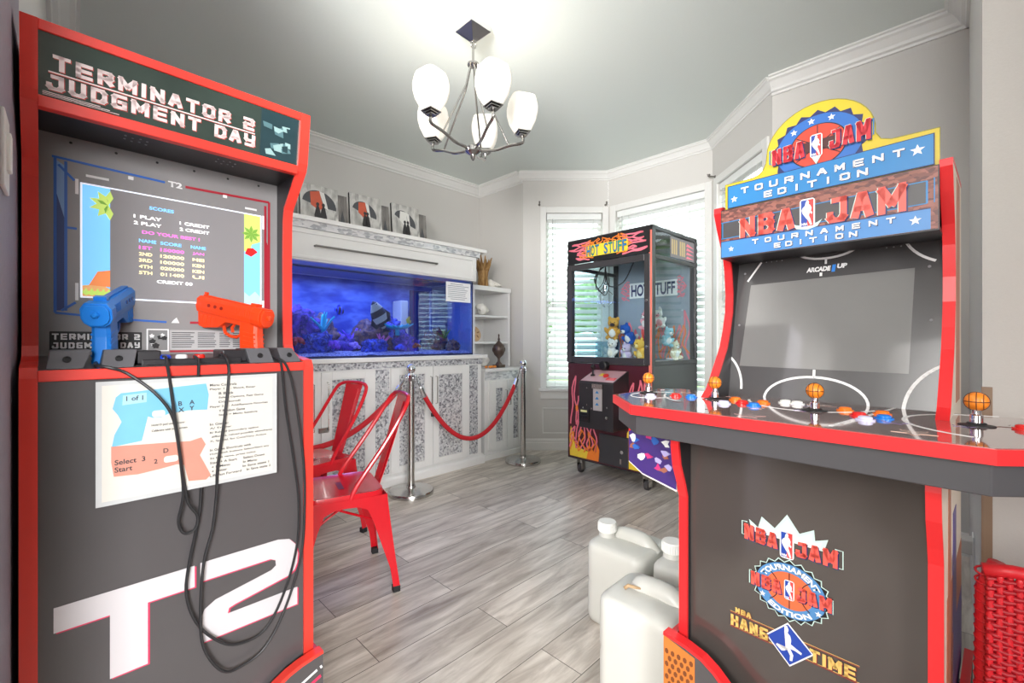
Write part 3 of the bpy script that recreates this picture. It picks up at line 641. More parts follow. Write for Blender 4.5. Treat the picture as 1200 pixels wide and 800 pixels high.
c3 = [(0.430, 1.078, 0.05), (0.436, 1.072, 0.0), (0.440, 1.052, -0.01), (0.451, 0.944), (0.472, 0.796), (0.483, 0.693), (0.478, 0.582), (0.447, 0.472), (0.40, 0.395), (0.34, 0.389), (0.296, 0.421), (0.258, 0.478), (0.239, 0.548), (0.243, 0.613), (0.256, 0.685), (0.265, 0.749), (0.268, 0.84, -0.004), (0.266, 0.95, -0.003), (0.262, 1.04, -0.006), (0.262, 1.075, -0.006), (0.262, 1.085, 0.03)]
BLUEG = P('blue_gun_plastic', (28, 130, 226), 0.35, noise=0.03); ORNG = P('orange_gun_plastic', (240, 70, 24), 0.35, noise=0.03)
light_gun('blue plastic light gun standing grip down in a holster on the cabinet deck', BLUEG, tw(0.098, 0.052, 1.158), (R(17), 0, R(1.4 - 20)), [cpts(c1)], 'light guns on the shooter cabinet')
light_gun('orange plastic light gun standing grip down in a holster on the cabinet deck', ORNG, tw(0.414, 0.055, 1.162), (R(12), 0, R(1.4 + 32)), [cpts(c2), cpts(c3, -0.009)], 'light guns on the shooter cabinet')

# instruction sheet in a plastic sleeve on the front panel
sg = thing('instruction_sign', 'instruction sheet with a blue and a salmon pistol in clear sleeve on cabinet front', 'sign', tw(0, 0, 0), R(1.4))
mb = MB(); mb.box(0.089, 0.425, -0.0195, -0.0175, 0.788, 1.039); mb.box(0.12, 0.4, -0.0175, 0.0055, 1.02, 1.034)
mb.build('sleeve', P('cloudy_plastic', (196, 198, 198), 0.2, noise=0.02), sg)
sh = MB().box(0.098, 0.414, -0.0202, -0.0194, 0.797, 1.031).build('sheet', P('cream_paper', (214, 211, 202), 0.35, noise=0.01, coat=0.4), sg)
ys = lambda k: -0.0203 - 0.0005 * k
mb = MB()
mb.prism([(0.119, 1.006), (0.127, 1.014), (0.274, 1.024), (0.279, 0.998), (0.276, 0.964), (0.24, 0.966), (0.205, 0.963), (0.193, 0.957), (0.178, 0.957), (0.17, 0.961), (0.160, 0.911), (0.113, 0.906), (0.117, 0.93), (0.128, 0.955), (0.122, 0.97), (0.114, 0.983)], ys(1), ys(0), 'y', 0)
mb.prism([(0.129, 0.989), (0.168, 0.992), (0.168, 1.012), (0.13, 1.009)], ys(2), ys(0), 'y', 3)
mb.prism(rrect(0.177, 0.199, 0.958, 0.972, 0.005), ys(2), ys(0), 'y', 4)
mb.prism([(0.112, 0.907), (0.244, 0.897), (0.265, 0.902), (0.273, 0.885), (0.262, 0.862), (0.283, 0.813), (0.274, 0.804), (0.241, 0.808), (0.233, 0.846), (0.22, 0.85), (0.193, 0.846), (0.154, 0.842), (0.116, 0.845), (0.112, 0.875)], ys(1), ys(0), 'y', 1)
mb.prism(rrect(0.197, 0.222, 0.857, 0.871, 0.005), ys(2), ys(0), 'y', 4)
for tx, x, z, h in (('1 of 1', 0.135, 0.997, 0.010), ('B', 0.222, 0.978, 0.010), ('A', 0.242, 0.979, 0.010), ('X', 0.222, 0.964, 0.010), ('Y', 0.242, 0.966, 0.010), ('Select  3', 0.117, 0.868, 0.0105), ('Start', 0.117, 0.853, 0.0105), ('2', 0.18, 0.859, 0.0095), ('D', 0.196, 0.879, 0.0095),
                     ('Hold D pad until answer', 0.176, 0.938, 0.0055), ('Calibrate with your screen', 0.176, 0.926, 0.0055)):
    mb.text(tx, x, z, None, h, ys(3), 2, 0.015)
txt1 = ['Menu Controls', 'Player 1 A : Shoot, Enter', '           B Back', '           Select Options, Fast Game', '           D/p scroll', 'Player 2 X : Add/Remove Favorites', '           Y Random Game', '           Start = Menu Settings']
txt2 = ['In Game:', 'A/ Trigger', 'B/ Reload (secondary option', '  different, reload possibly elsewhere)', 'X, Special, for Cont/Very Action', '', 'In Game Shortcuts with', 'Hold both buttons Select/Start any', '2x Exit game, press twice', 'Start + A Start     Select Down', '  + B Menu          In Menu', '  + Enter           In Save state 1', 'L/R Fast Forward    In Save state 2']
for k, tl in enumerate(txt1):
    if tl.strip(): mb.text(tl, 0.281 + 0.0016 * (len(tl) - len(tl.lstrip())), 1.0165 - k * 0.0102, min(0.129, 0.0034 * len(tl.strip()) + .01), 0.0058, ys(1), 2, 0.02)
for k, tl in enumerate(txt2):
    if tl.strip(): mb.text(tl, 0.281 + 0.0016 * (len(tl) - len(tl.lstrip())), 0.926 - k * 0.0099, min(0.129, 0.0034 * len(tl.strip()) + .01), 0.0056, ys(1), 2, 0.02)
mb.build('printing', [P('sky_blue_print', (116, 184, 214), 0.4, noise=0.05), P('salmon_print', (205, 140, 122), 0.4, noise=0.05), P('dark_grey_print', (58, 56, 58), 0.5, noise=0), P('pale_sky_print', (160, 206, 226), 0.4, noise=0), P('cream_print', (214, 211, 202), 0.4, noise=0)], sh)

# light switch on the wall end
sw = thing('light_switch', 'white light switch plate on the glow-tinted wall end beside the tall cabinet', 'light switch', (-0.0748, 1.065, 1.42), R(90))
MB().box(-0.035, 0.045, -0.006, 0.0, -0.06, 0.06).build('switch_plate', TRIMW, sw, bevel=0.002); MB().box(-0.008, 0.018, -0.011, -0.004, -0.03, 0.03).build('rocker', WHITE, sw, bevel=0.002)

# ------------------------------------------------------------------ four-player basketball cabinet (local y=0 front, x to the right, width .506)
nb = thing('arcade_cabinet', 'four-player basketball arcade cabinet with yellow-edged topper sign and red side edging', 'arcade cabinet', (1.156, 0.521, 0), R(-93))
NRED = P('bright_red_edging', (226, 40, 44), 0.32, noise=0.03)
NP = [(0.0, 0.31), (0.0, 0.71), (-0.012, 0.745), (-0.036, 0.80), (-0.045, 0.853), (-0.04, 0.935), (0.12, 0.955), (0.158, 0.98), (0.205, 1.04), (0.25, 1.10), (0.272, 1.15), (0.291, 1.21), (0.294, 1.268), (0.285, 1.34), (0.272, 1.385), (0.235, 1.45), (0.212, 1.50), (0.212, 1.512)]
pl = side_panel(nb, 0.0, 0.02, NP, 0.48, BLACK, NRED)
pr = side_panel(nb, 0.486, 0.506, NP, 0.48, P('cream_side_art', (226, 214, 196), 0.4, noise=0.05), NRED)
mb = MB()
for y0, y1, z0, z1, m in ((0.05, 0.48, 0.31, 0.62, 0), (0.09, 0.16, 0.62, 0.93, 0), (0.2, 0.48, 0.31, 0.5, 1), (0.2, 0.30, 0.5, 0.75, 1), (0.30, 0.42, 0.98, 1.5, 0)):
    mb.prism([(y0, z0), (y1, z0), (y1, z1), (y0 + 0.02, z1)], 0.506, 0.5066 + 0.0003 * m, 'x', m)
mb.build('side_print', [P('orange_brown_print', (176, 104, 70), 0.4, noise=0.2), P('violet_print', (78, 62, 140), 0.4, noise=0.1)], pr)
NX0, NX1 = 0.02, 0.486
kp = MB().box(NX0, NX1, 0.02, 0.036, 0.25, 0.945).build('front_panel', P('dark_gloss_panel', (72, 66, 63), 0.16, noise=0.06, nscale=5, coat=0.6), nb)
MB().prism([(0.036, 0.94), (0.44, 0.94), (0.44, 0.05), (0.47, 0.05), (0.47, 1.505), (0.036 + .2, 1.505), (0.036 + .2, 1.495), (0.44, 1.495), (0.44, 0.95), (0.036, 0.95)], NX0, NX1, 'x').build('back_panel', BLACK, nb)
ORB = P('orange_ball_print', (220, 104, 62), 0.4, noise=0.05); DKL = P('brown_line_print', (60, 30, 26), 0.4, noise=0)
JRED = P('jam_red_print', (224, 62, 62), 0.35, noise=0.04); CORAL_ = P('jam_coral_print', (236, 92, 80), 0.35, noise=0.04)
NBLUE = P('steel_blue_print', (78, 134, 186), 0.4, noise=0.04); SKY = P('bright_blue_print', (34, 124, 186), 0.35, noise=0.04)
NAVY = P('navy_print', (26, 36, 92), 0.4, noise=0); LBLUE = P('league_blue_print', (30, 66, 160), 0.4, noise=0); PALEG = P('pale_teal_print', (196, 222, 214), 0.4, noise=0.03)
GOLD = P('gold_print', (226, 188, 104), 0.4, noise=0.03); BURG = P('burgundy_print', (130, 50, 46), 0.4, noise=0); YEL = P('yellow_print', (208, 184, 40), 0.35, noise=0.03)
AM = [PRINTW, JRED, CORAL_, NBLUE, SKY, NAVY, LBLUE, PALEG, GOLD, BURG, YEL, ORB, DKL, INK]
aW, aR, aC, aN, aS, aV, aL, aP, aG, aU, aY, aO, aD, aK = range(14)
class Art:
    """printed layers on an upright face at depth y"""
    def __init__(s, y): s.y = y; s.mb = MB()
    def poly(s, pts, k, m): s.mb.prism(pts, s.y - 0.0005 * k, s.y - 0.0005 * (k - 1), 'y', m); return s
    def line(s, pts, wd, k, m, closed=False): s.mb.ribbon(pts, wd, s.y - 0.0005 * k, s.y - 0.0005 * (k - 1), 'y', m, closed); return s
    def text(s, t, x, z, wd, h, k, m, bold=0.03, slant=0): s.mb.text(t, x, z, wd, h, s.y - 0.0005 * k, m, bold, slant); return s
    def block(s, t, x, z, wd, h, th, k, m, rise=0.0, grow=0.0, gap=0.22):
        y = s.y - 0.0005 * k
        s.mb.block(t, x, z, wd, h, th, m, lambda a, b: (a, y, z + rise * (a - x) / wd + (b - z) * (1 + grow * (a - x) / wd)), gap=gap, thz=th * .9); return s
    def fit(s, t, k, m, fn, bold=0.03): s.mb.text(t, 0, 0, 1, 1, 0, m, bold, fn=lambda u, v: fn(u, v, s.y - 0.0005 * k)); return s
    def player(s, cx, z0, h, k):
        """league badge: white plate, blue and red halves, white dribbling figure"""
        wd = h * 0.46; x0, x1 = cx - wd / 2, cx + wd / 2; e = h * 0.045
        s.poly(rrect(x0, x1, z0, z0 + h, wd * .22), k, aW)
        s.poly([(x0 + e, z0 + e), (cx, z0 + e), (cx + wd * .02, z0 + h - e), (x0 + e, z0 + h - e)], k + 1, aL)
        s.poly([(cx, z0 + e), (x1 - e, z0 + e), (x1 - e, z0 + h - e), (cx + wd * .02, z0 + h - e)], k + 1, aR)
        q = lambda a, b: (x0 + a * wd, z0 + b * h)
        s.poly([q(.40, .86), q(.46, .93), q(.56, .94), q(.62, .88), q(.60, .80), q(.70, .76), q(.78, .66), q(.74, .55), q(.84, .50), q(.80, .44), q(.66, .50), q(.62, .40), q(.72, .26), q(.82, .08), q(.70, .07), q(.56, .24), q(.40, .34), q(.30, .42), q(.18, .52), q(.14, .62), q(.22, .70), q(.36, .76)], k + 2, aW)
        s.text('NBA', x0 + wd * .14, z0 + h * .07, wd * .4, h * .1, k + 2, aW, 0.03)
        return s
# three logos on the front panel
A = Art(0.02)
bx = lambda px: 0.154 + (px - 872) / 116 * 0.198
# first: spiky crown behind red lettering
A.poly([(0.172, 0.664), (0.166, 0.690), (0.186, 0.676), (0.194, 0.704), (0.222, 0.685), (0.2475, 0.724), (0.272, 0.688), (0.300, 0.705), (0.302, 0.682), (0.326, 0.692), (0.318, 0.664)], 1, aP)
A.poly([(0.180, 0.664), (0.174, 0.680), (0.190, 0.670), (0.199, 0.694), (0.223, 0.676), (0.2475, 0.712), (0.270, 0.679), (0.295, 0.695), (0.297, 0.674), (0.314, 0.682), (0.31, 0.664)], 2, aW)
A.line([(0.162, 0.682), (0.150, 0.682), (0.150, 0.650), (0.162, 0.650)], 0.002, 1, aP); A.line([(0.338, 0.676), (0.352, 0.676), (0.352, 0.638), (0.340, 0.638)], 0.002, 1, aP)
for dx, dz, k, m in ((0.002, -0.002, 3, aV), (0, 0, 4, aC)):
    A.block('NBA', 0.156 + dx, 0.641 + dz, 0.072, 0.037, 0.0085, k, m, -0.004); A.block('JAM', 0.265 + dx, 0.636 + dz, 0.078, 0.034, 0.0085, k, m, 0.0, 0.15)
A.player(0.2475, 0.624, 0.062, 5)
# second: round tournament badge
cx, cz, rx, rz_ = 0.2525, 0.552, 0.073, 0.062
A.poly([(cx + (rx + (0.009 if k % 2 else 0.001)) * math.cos(2 * PI * k / 44), cz + (rz_ + (0.009 if k % 2 else 0.001)) * math.sin(2 * PI * k / 44)) for k in range(44)], 1, aP)
A.poly([(cx + (rx + (0.0065 if k % 2 else -0.001)) * math.cos(2 * PI * k / 44), cz + (rz_ + (0.0065 if k % 2 else -0.001)) * math.sin(2 * PI * k / 44)) for k in range(44)], 2, aK)
A.poly(arc(cx, cz, rx * .97, rz_ * .97, 0, 354, 40), 3, aN); A.poly(arc(cx, cz, rx * .66, rz_ * .66, 0, 354, 30), 4, aO)
A.line([(cx, cz - rz_ * .65), (cx, cz + rz_ * .65)], 0.002, 5, aD); A.line(arc(cx - rx * .8, cz, rx * .5, rz_ * .6, -60, 60), 0.002, 5, aD); A.line(arc(cx + rx * .8, cz, rx * .5, rz_ * .6, 120, 240), 0.002, 5, aD)
def ringtext(A, t, cx, cz, rx, rz_, h, a0, a1, k, m, out=True):
    def fn(u, v, y):
        a = R(a0 + (a1 - a0) * u); kx = (rx + (v * h if out else (v - 1) * -h * -1)); kz = (rz_ + (v * h if out else (v - 1) * -h * -1))
        return (cx + kx * math.cos(a), y, cz + kz * math.sin(a))
    A.fit(t, k, m, fn, 0.04)
ringtext(A, 'TOURNAMENT', cx, cz, rx * .72, rz_ * .72, 0.013, 158, 22, 5, aW)
A.fit('EDITION', 5, aW, lambda u, v, y: (cx + (rx * .93 - v * 0.012) * math.cos(R(228 + 84 * u)), y, cz + (rz_ * .93 - v * 0.012) * math.sin(R(228 + 84 * u))), 0.04)
A.poly(star(cx - 0.056, cz - 0.028, 0.007), 5, aW); A.poly(star(cx + 0.056, cz - 0.028, 0.007), 5, aW)
for dx, dz, k, m in ((0.002, -0.002, 6, aV), (0, 0, 7, aC)):
    A.block('NBA', 0.172 + dx, 0.537 + dz, 0.064, 0.032, 0.0075, k, m); A.block('JAM', 0.267 + dx, 0.537 + dz, 0.066, 0.032, 0.0075, k, m)
A.player(0.2525, 0.532, 0.044, 6)
A.line([(0.172, 0.57), (0.168, 0.57), (0.168, 0.538)], 0.002, 6, aP); A.line([(0.331, 0.566), (0.335, 0.566), (0.335, 0.536)], 0.002, 6, aP)
# third: gold lettering either side of a blue diamond
cz = 0.430
for z in (cz + 0.017, cz - 0.018): A.line([(0.122, z), (0.380, z)], 0.0022, 1, aU); A.line([(0.122, z + 0.0022), (0.380, z + 0.0022)], 0.001, 1, aG)
A.poly([(0.203, cz), (0.249, cz + 0.048), (0.300, cz), (0.253, cz - 0.05)], 2, aW); A.poly([(0.207, cz), (0.249, cz + 0.044), (0.296, cz), (0.253, cz - 0.046)], 3, aL)
q = lambda a, b: (0.225 + a * 0.052, cz - 0.036 + b * 0.076)
A.poly([q(.34, .98), q(.44, 1.0), q(.5, .9), q(.46, .8), q(.56, .74), q(.6, .62), q(.58, .5), q(.78, .44), q(1., .38), q(.98, .32), q(.74, .36), q(.56, .36), q(.68, .2), q(.64, .02), q(.54, .0), q(.56, .16), q(.44, .3), q(.26, .28), q(.04, .36), q(.0, .3), q(.22, .2), q(.36, .24), q(.38, .4), q(.36, .6), q(.34, .8)], 4, aW)
for dx, dz, k, m in ((0.0015, -0.0015, 4, aU), (0, 0, 5, aG)):
    A.block('HANG', 0.124 + dx, cz - 0.014 + dz, 0.084, 0.027, 0.0065, k, m); A.block('TIME', 0.292 + dx, cz - 0.014 + dz, 0.082, 0.027, 0.0065, k, m); A.block('NBA', 0.135 + dx, cz + 0.021 + dz, 0.036, 0.013, 0.0035, k, m)
A.mb.build('logo_print', AM, kp)

# control deck: wide board with cut corners
def deck_poly(e=0.0): return [(-0.05 - e * .4, -0.148 - e), (0.571 + e * .4, -0.148 - e), (0.722 + e, 0.0 - e * .4), (0.722 + e, 0.2), (0.675, 0.27), (0.505, 0.27), (0.0, 0.27), (-0.15, 0.30), (-0.205 - e, 0.2), (-0.205 - e, 0.0 - e * .4)]
ndk = MB().prism(deck_poly(), 0.938, 0.9605, 'z').build('control_deck', P('deck_print_maroon', (138, 106, 102), 0.09, noise=0.25, nscale=7, coat=1.0), nb)
mb = MB(); e = deck_poly(0.0035); mb.ribbon(e + [e[0]], 0.008, 0.936, 0.9595, 'z'); mb.build('edge_trim', NRED, ndk)
ap = deck_poly(-0.006); ap = [p for p in ap]
MB().prism([(-0.046, -0.141), (0.567, -0.141), (0.712, 0.002), (0.712, 0.12), (-0.195, 0.12), (-0.195, 0.002)], 0.885, 0.938, 'z').build('deck_box', P('charcoal_deck_box', (68, 67, 70), 0.4, noise=0.06, nscale=9), ndk, bevel=0.002)
mb = MB()
zl = 0.9606
def dline(pts, wd=0.006, m=0): mb.ribbon(pts, wd, zl - 0.0004, zl + 0.0004, 'z', m)
dline(arc(0.245, 0.27, 0.15, 0.22, 205, 335, 20)); dline(arc(0.02, 0.30, 0.16, 0.3, 215, 262, 12)); dline(arc(0.60, 0.10, 0.16, 0.17, 100, 250, 20)); dline([(0.405, 0.27), (0.36, -0.12)]); dline(arc(-0.12, 0.08, 0.06, 0.09, 0, 350, 20), 0.004)
for k in range(26):
    a = random.uniform(-.19, .7); b = random.uniform(-.12, .24)
    if a < -.05 and b < -.02 or a > .58 and b < .02: continue
    mb.prism(star(a, b, random.uniform(.012, .035), 5, random.uniform(.4, .8), random.uniform(0, 90)), zl - 0.0004, zl + 0.0001 + 0.00003 * k, 'z', 1 + k % 4)
mb.build('deck_print', [PRINTW, P('pale_rose_print', (196, 150, 146), .12, noise=.1, coat=1), P('brown_print', (112, 76, 66), .12, noise=.1, coat=1), P('mauve_print', (128, 112, 150), .12, noise=.1, coat=1), P('peach_print', (214, 178, 160), .12, noise=.1, coat=1)], ndk)
BALLO = P('orange_basketball', (240, 136, 36), 0.4, noise=0.04, nscale=120, bump=0.3)
for jx, jy in ((-0.157, 0.105), (0.045, 0.11), (0.288, 0.075), (0.545, 0.09)):
    j = bpy.data.objects.new('joystick', None); C.objects.link(j); j.parent = ndk; j.location = (jx, jy, 0.9605)
    MB().lathe([(0.026, 0), (0.026, 0.0015), (0.015, 0.003), (0.013, 0.006)], seg=24).build('dust_washer', INK, j, smooth=True)
    MB().lathe([(0.0095, 0.002), (0.0095, 0.02), (0.0065, 0.022), (0.0065, 0.036)], seg=16).build('shaft', CHROME, j, smooth=True)
    mb = MB(); mb.ball((0, 0, 0.046), 0.0175, 24)
    for ax in ('z', 'x', 'y'):
        ring = [(0.0177 * math.cos(2 * PI * k / 28), 0.0177 * math.sin(2 * PI * k / 28)) for k in range(28)]
        pts = [{'z': (a, b, 0.046), 'x': (0, a, 0.046 + b), 'y': (a, 0, 0.046 + b)}[ax] for a, b in ring]
        mb.tube(pts, 0.0007, 5, 1, closed=True)
    for sx_ in (-1, 1):
        pts = []
        for k in range(28):
            t = 2 * PI * k / 28; v = Vector((sx_ * (0.0095 + 0.0045 * math.cos(t * 2) * 0), 0.0148 * math.cos(t), 0.0148 * math.sin(t))); v = v.normalized() * 0.0177
            pts.append(v + Vector((0, 0, 0.046)))
        mb.tube(pts, 0.0006, 5, 1, closed=True)
    mb.build('ball_top', [BALLO, DKL], j, smooth='all')
BT = {'r': P('red_button', (222, 40, 36), .25, noise=0), 'b': P('blue_button', (28, 120, 214), .25, noise=0), 'o': P('orange_button', (240, 120, 30), .25, noise=0), 'w': P('pale_lilac_button', (208, 206, 232), .25, noise=0), 'y': P('white_button', (236, 236, 232), .25, noise=0)}
for bx_, by_, c in ((-0.062, 0.095, 'r'), (-0.018, 0.10, 'b'), (-0.105, 0.03, 'w'), (0.092, 0.13, 'o'), (0.13, 0.075, 'r'), (0.166, 0.05, 'b'), (0.10, 0.035, 'w'), (0.165, 0.115, 'o'), (0.20, 0.17, 'y'), (0.228, 0.165, 'y'),
                    (0.335, 0.125, 'o'), (0.372, 0.06, 'r'), (0.392, 0.005, 'w'), (0.414, 0.055, 'b'), (0.402, 0.12, 'o'), (0.605, 0.10, 'r')):
    mb = MB(); mb.lathe([(0.0165, 0), (0.0165, 0.0028), (0.0125, 0.0034)], (bx_, by_, 0.9605), 20); mb.lathe([(0.0122, 0.003), (0.0122, 0.007), (0.009, 0.0088), (0, 0.0092)], (bx_, by_, 0.9605), 20)
    mb.build('button', BT[c], ndk, smooth=True)
# printed gusset under the deck's far wing
gu = MB().prism([(-0.150, 0.886), (-0.150, 0.772), (-0.105, 0.744), (-0.004, 0.720), (-0.004, 0.886)], -0.012, 0.004, 'y').build('gusset_panel', P('off_white_edge', (226, 216, 214), 0.5, noise=0.02), nb)
A = Art(-0.012)
A.poly([(-0.150, 0.886), (-0.150, 0.774), (-0.105, 0.747), (-0.004, 0.724), (-0.004, 0.886)], 1, 0)
A.mb.bm.free(); mb = MB()
mb.prism([(-0.150, 0.886), (-0.150, 0.775), (-0.105, 0.748), (-0.004, 0.725), (-0.004, 0.886)], -0.0127, -0.0122, 'y', 0)
mb.prism([(-0.150, 0.886), (-0.150, 0.86), (-0.105, 0.886)], -0.0132, -0.0127, 'y', 1)
for k in range(16):
    a = random.uniform(-.135, -.02); b = random.uniform(.768, .87)
    mb.prism([(a + random.uniform(.004, .017) * math.cos(t) , b + random.uniform(.004, .014) * math.sin(t)) for t in [2 * PI * i / 7 for i in range(7)]], -0.0134 - 0.0002 * k, -0.0128, 'y', 2 + k % 5)
mb.build('gusset_print', [P('deep_violet_print', (62, 42, 110), .4, noise=.15), NRED, P('royal_blue_print', (44, 92, 170), .4, noise=.1), P('skin_brown_print', (150, 92, 74), .4, noise=.1), PRINTW, P('magenta_print', (186, 50, 112), .4, noise=.1), P('lavender_print', (170, 160, 210), .4, noise=.1)], gu)
# bezel with court lines; screen's grey stands in for the reflected ceiling
BY0, BZ0, BY1, BZ1 = 0.262, 0.958, 0.345, 1.375
def bfy(z): return BY0 + (BY1 - BY0) * (z - BZ0) / (BZ1 - BZ0)
nbz = MB().prism([(BY0, BZ0), (BY1, BZ1), (BY1 + 0.016, BZ1), (BY0 + 0.016, BZ0)], NX0, NX1, 'x').build('screen_bezel', P('dark_grey_bezel', (76, 75, 76), 0.2, noise=0.05, nscale=6, coat=0.5), nb)
def bpoly(mb, pts, k, m):
    a = [mb._v((x, bfy(z) - 0.0006 * k, z)) for x, z in pts]; b = [mb._v((x, bfy(z) + 0.001, z)) for x, z in pts]
    mb.face(a, m); n = len(pts)
    for i in range(n): mb.face([a[i], b[i], b[(i + 1) % n], a[(i + 1) % n]], m)
def bline(mb, pts, wd, k, m):
    n = len(pts)
    for i in range(n - 1):
        p, q_ = Vector(pts[i]), Vector(pts[i + 1]); t = (q_ - p).normalized(); nn = Vector((-t.y, t.x)) * wd / 2; e_ = t * wd * 0.15
        bpoly(mb, [tuple(p + nn - e_), tuple(q_ + nn + e_), tuple(q_ - nn + e_), tuple(p - nn - e_)], k, m)
mb = MB(); bpoly(mb, [(0.045, 1.047), (0.428, 1.043), (0.434, 1.300), (0.060, 1.292)], 1, 0)
mb.build('screen', P('ceiling_reflection_grey', (122, 122, 121), 0.08, noise=0.02, coat=0.8), nbz)
mb = MB()
bline(mb, arc(0.237, 0.958, 0.118, 0.066, 0, 180, 22), 0.006, 2, 0); bline(mb, [(0.237, 1.023), (0.237, 1.043)], 0.006, 2, 0)
bline(mb, arc(-0.03, 0.98, 0.085, 0.11, 0, 68, 10), 0.006, 2, 0); bline(mb, arc(0.545, 0.95, 0.125, 0.13, 176, 120, 10), 0.007, 2, 0)
bline(mb, arc(0.25, 1.385, 0.075, 0.035, 180, 360, 18), 0.006, 2, 0); bline(mb, [(0.25, 1.35), (0.25, 1.335)], 0.005, 2, 0); bline(mb, [(0.24, 1.302), (0.24, 1.31)], 0.006, 2, 0)
bline(mb, [(0.085, 1.36), (0.05, 1.305)], 0.005, 2, 0); bline(mb, arc(0.53, 1.40, 0.12, 0.1, 190, 240, 8), 0.006, 2, 0)
for tx, x, z, wd_, h, m in (('ARCADE', 0.205, 1.314, 0.056, 0.014, 0), ('1', 0.264, 1.310, 0.008, 0.020, 1), ('UP', 0.276, 1.318, 0.022, 0.013, 0)):
    mb.text(tx, x, z, wd_, h, 0, m, 0.06, fn=lambda u, v: (x + u * wd_ + 0.1 * v * h, bfy(z + v * h) - 0.0014, z + v * h))
for cx_ in (0.12, 0.40):
    for k in range(8): mb.ball((cx_ + (k % 4 - 1.5) * 0.014, bfy(1.365 - (k // 4) * .006) - .0006, 1.368 - (k // 4) * 0.009), (0.002, 0.001, 0.002), 6, 2)
for a, b in ((0.035, 1.17), (0.465, 1.17), (0.04, 1.33), (0.46, 1.30)): mb.ball((a, bfy(b) - .0006, b), (0.0035, 0.0012, 0.0035), 8, 2)
mb.build('court_print', [PRINTW, P('logo_blue_print', (40, 130, 220), .4, noise=0), P('silver_print', (130, 130, 134), .4, noise=0)], nbz)
# marquee
MYD = 0.207
nmq = MB().box(NX0, NX1, MYD, MYD + 0.012, 1.363, 1.505).box(NX0, NX1, MYD + .012, 0.36, 1.363, 1.372).build('marquee', BLACK, nb)
A = Art(MYD); W_ = (NX0 + 0.002, NX1 - 0.002)
A.poly([(W_[0], 1.366), (W_[1], 1.366), (W_[1], 1.503), (W_[0], 1.503)], 1, 14)
A.poly([(W_[0], 1.420), (W_[1] - 0.02, 1.424), (W_[1] - 0.02, 1.476), (W_[0], 1.466)], 2, 15)
for z in (1.421, 1.4705): A.line([(W_[0], z - (0.0 if z < 1.45 else .003)), (W_[1] - .018, z + .003)], 0.0022, 3, aS)
A.line([(0.466, 1.424), (0.466, 1.474)], 0.0035, 3, aS); A.line([(0.478, 1.424), (0.478, 1.478)], 0.002, 3, aS); A.line([(0.026, 1.42), (0.026, 1.467)], 0.002, 3, aS)
A.poly([(W_[0], 1.3665), (W_[1] - 0.012, 1.3665), (W_[1] - 0.012, 1.412), (W_[0], 1.412)], 2, 16)
A.line([(W_[0], 1.4125), (W_[1] - 0.012, 1.4125)], 0.0018, 3, aV)
def spaced(A, t, x0, x1, z, h, k, m, dz=0.0):
    n = len(t); st = (x1 - x0) / (n - 1)
    for i, ch in enumerate(t):
        if ch == ' ': continue
        wd_ = h * (0.42 if ch == 'I' else 1.2)
        A.block(ch, x0 + i * st - wd_ / 2 + 0.0014, z - 0.0014 + dz * i, wd_, h, h * .26, k, aV); A.block(ch, x0 + i * st - wd_ / 2, z + dz * i, wd_, h, h * .26, k + 1, m)
spaced(A, 'TOURNAMENT', 0.115, 0.405, 1.392, 0.0135, 4, aW); spaced(A, 'EDITION', 0.17, 0.335, 1.373, 0.0135, 4, aW)
A.poly(star(0.05, 1.388, 0.008), 4, aW); A.poly(star(0.447, 1.390, 0.011), 4, aW)
for dx, dz, k, m in ((0.003, -0.003, 4, aV), (-0.0018, 0.0, 5, aP), (0, 0, 6, aC)):
    for t, x, z, wd_, h in (('NBA', 0.075, 1.415, 0.135, 0.058), ('JAM', 0.282, 1.415, 0.150, 0.064)):
        A.block(t, x + dx, z + dz, wd_, h * .94, 0.0135, k, m, 0.0, 0.1)
A.poly([(0.205, 1.43), (0.215, 1.414), (0.24, 1.408), (0.262, 1.414), (0.272, 1.43), (0.262, 1.424), (0.24, 1.416), (0.215, 1.424)], 5, aP)
A.player(0.240, 1.414, 0.074, 7)
A.mb.build('marquee_print', AM + [blotch('brick_red_print', [(120, 70, 62), (150, 92, 80), (96, 56, 52), (138, 84, 70)], 90, .4, 'voronoi', (1, 1, 2)), P('charcoal_print', (70, 68, 70), .35, noise=.08), P('mid_blue_print', (66, 132, 196), .35, noise=.04)], nmq)
# topper sign
TYD = 0.216; tx0, tx1 = 0.030, 0.486
dome = [(tx1, 1.500), (tx1, 1.588), (0.405, 1.590), (0.386, 1.597), (0.376, 1.615)] + [(0.258 + 0.118 * math.cos(R(a)), 1.625 + 0.107 * math.sin(R(a))) for a in range(5, 176, 9)] + [(0.139, 1.612), (0.132, 1.595), (0.120, 1.585), (0.105, 1.581), (tx0, 1.580), (tx0, 1.500)]
top = MB().prism(dome, TYD, TYD + 0.006, 'y').build('topper_sign', YEL, nb)
A = Art(TYD)
A.line(dome, 0.0022, 1, 14, True)
cx, cz, rx, rz_ = 0.260, 1.622, 0.094, 0.078
A.poly([(cx + (rx + (0.013 if k % 2 else 0.002)) * math.cos(2 * PI * k / 36), cz + (rz_ + (0.013 if k % 2 else 0.002)) * math.sin(2 * PI * k / 36)) for k in range(36)], 2, aV)
A.poly(arc(cx, cz, rx, rz_, 0, 355, 48), 3, 15); A.poly(arc(cx, cz, rx * .67, rz_ * .70, 0, 355, 40), 4, aK); A.poly(arc(cx, cz, rx * .64, rz_ * .67, 0, 355, 40), 5, 16)
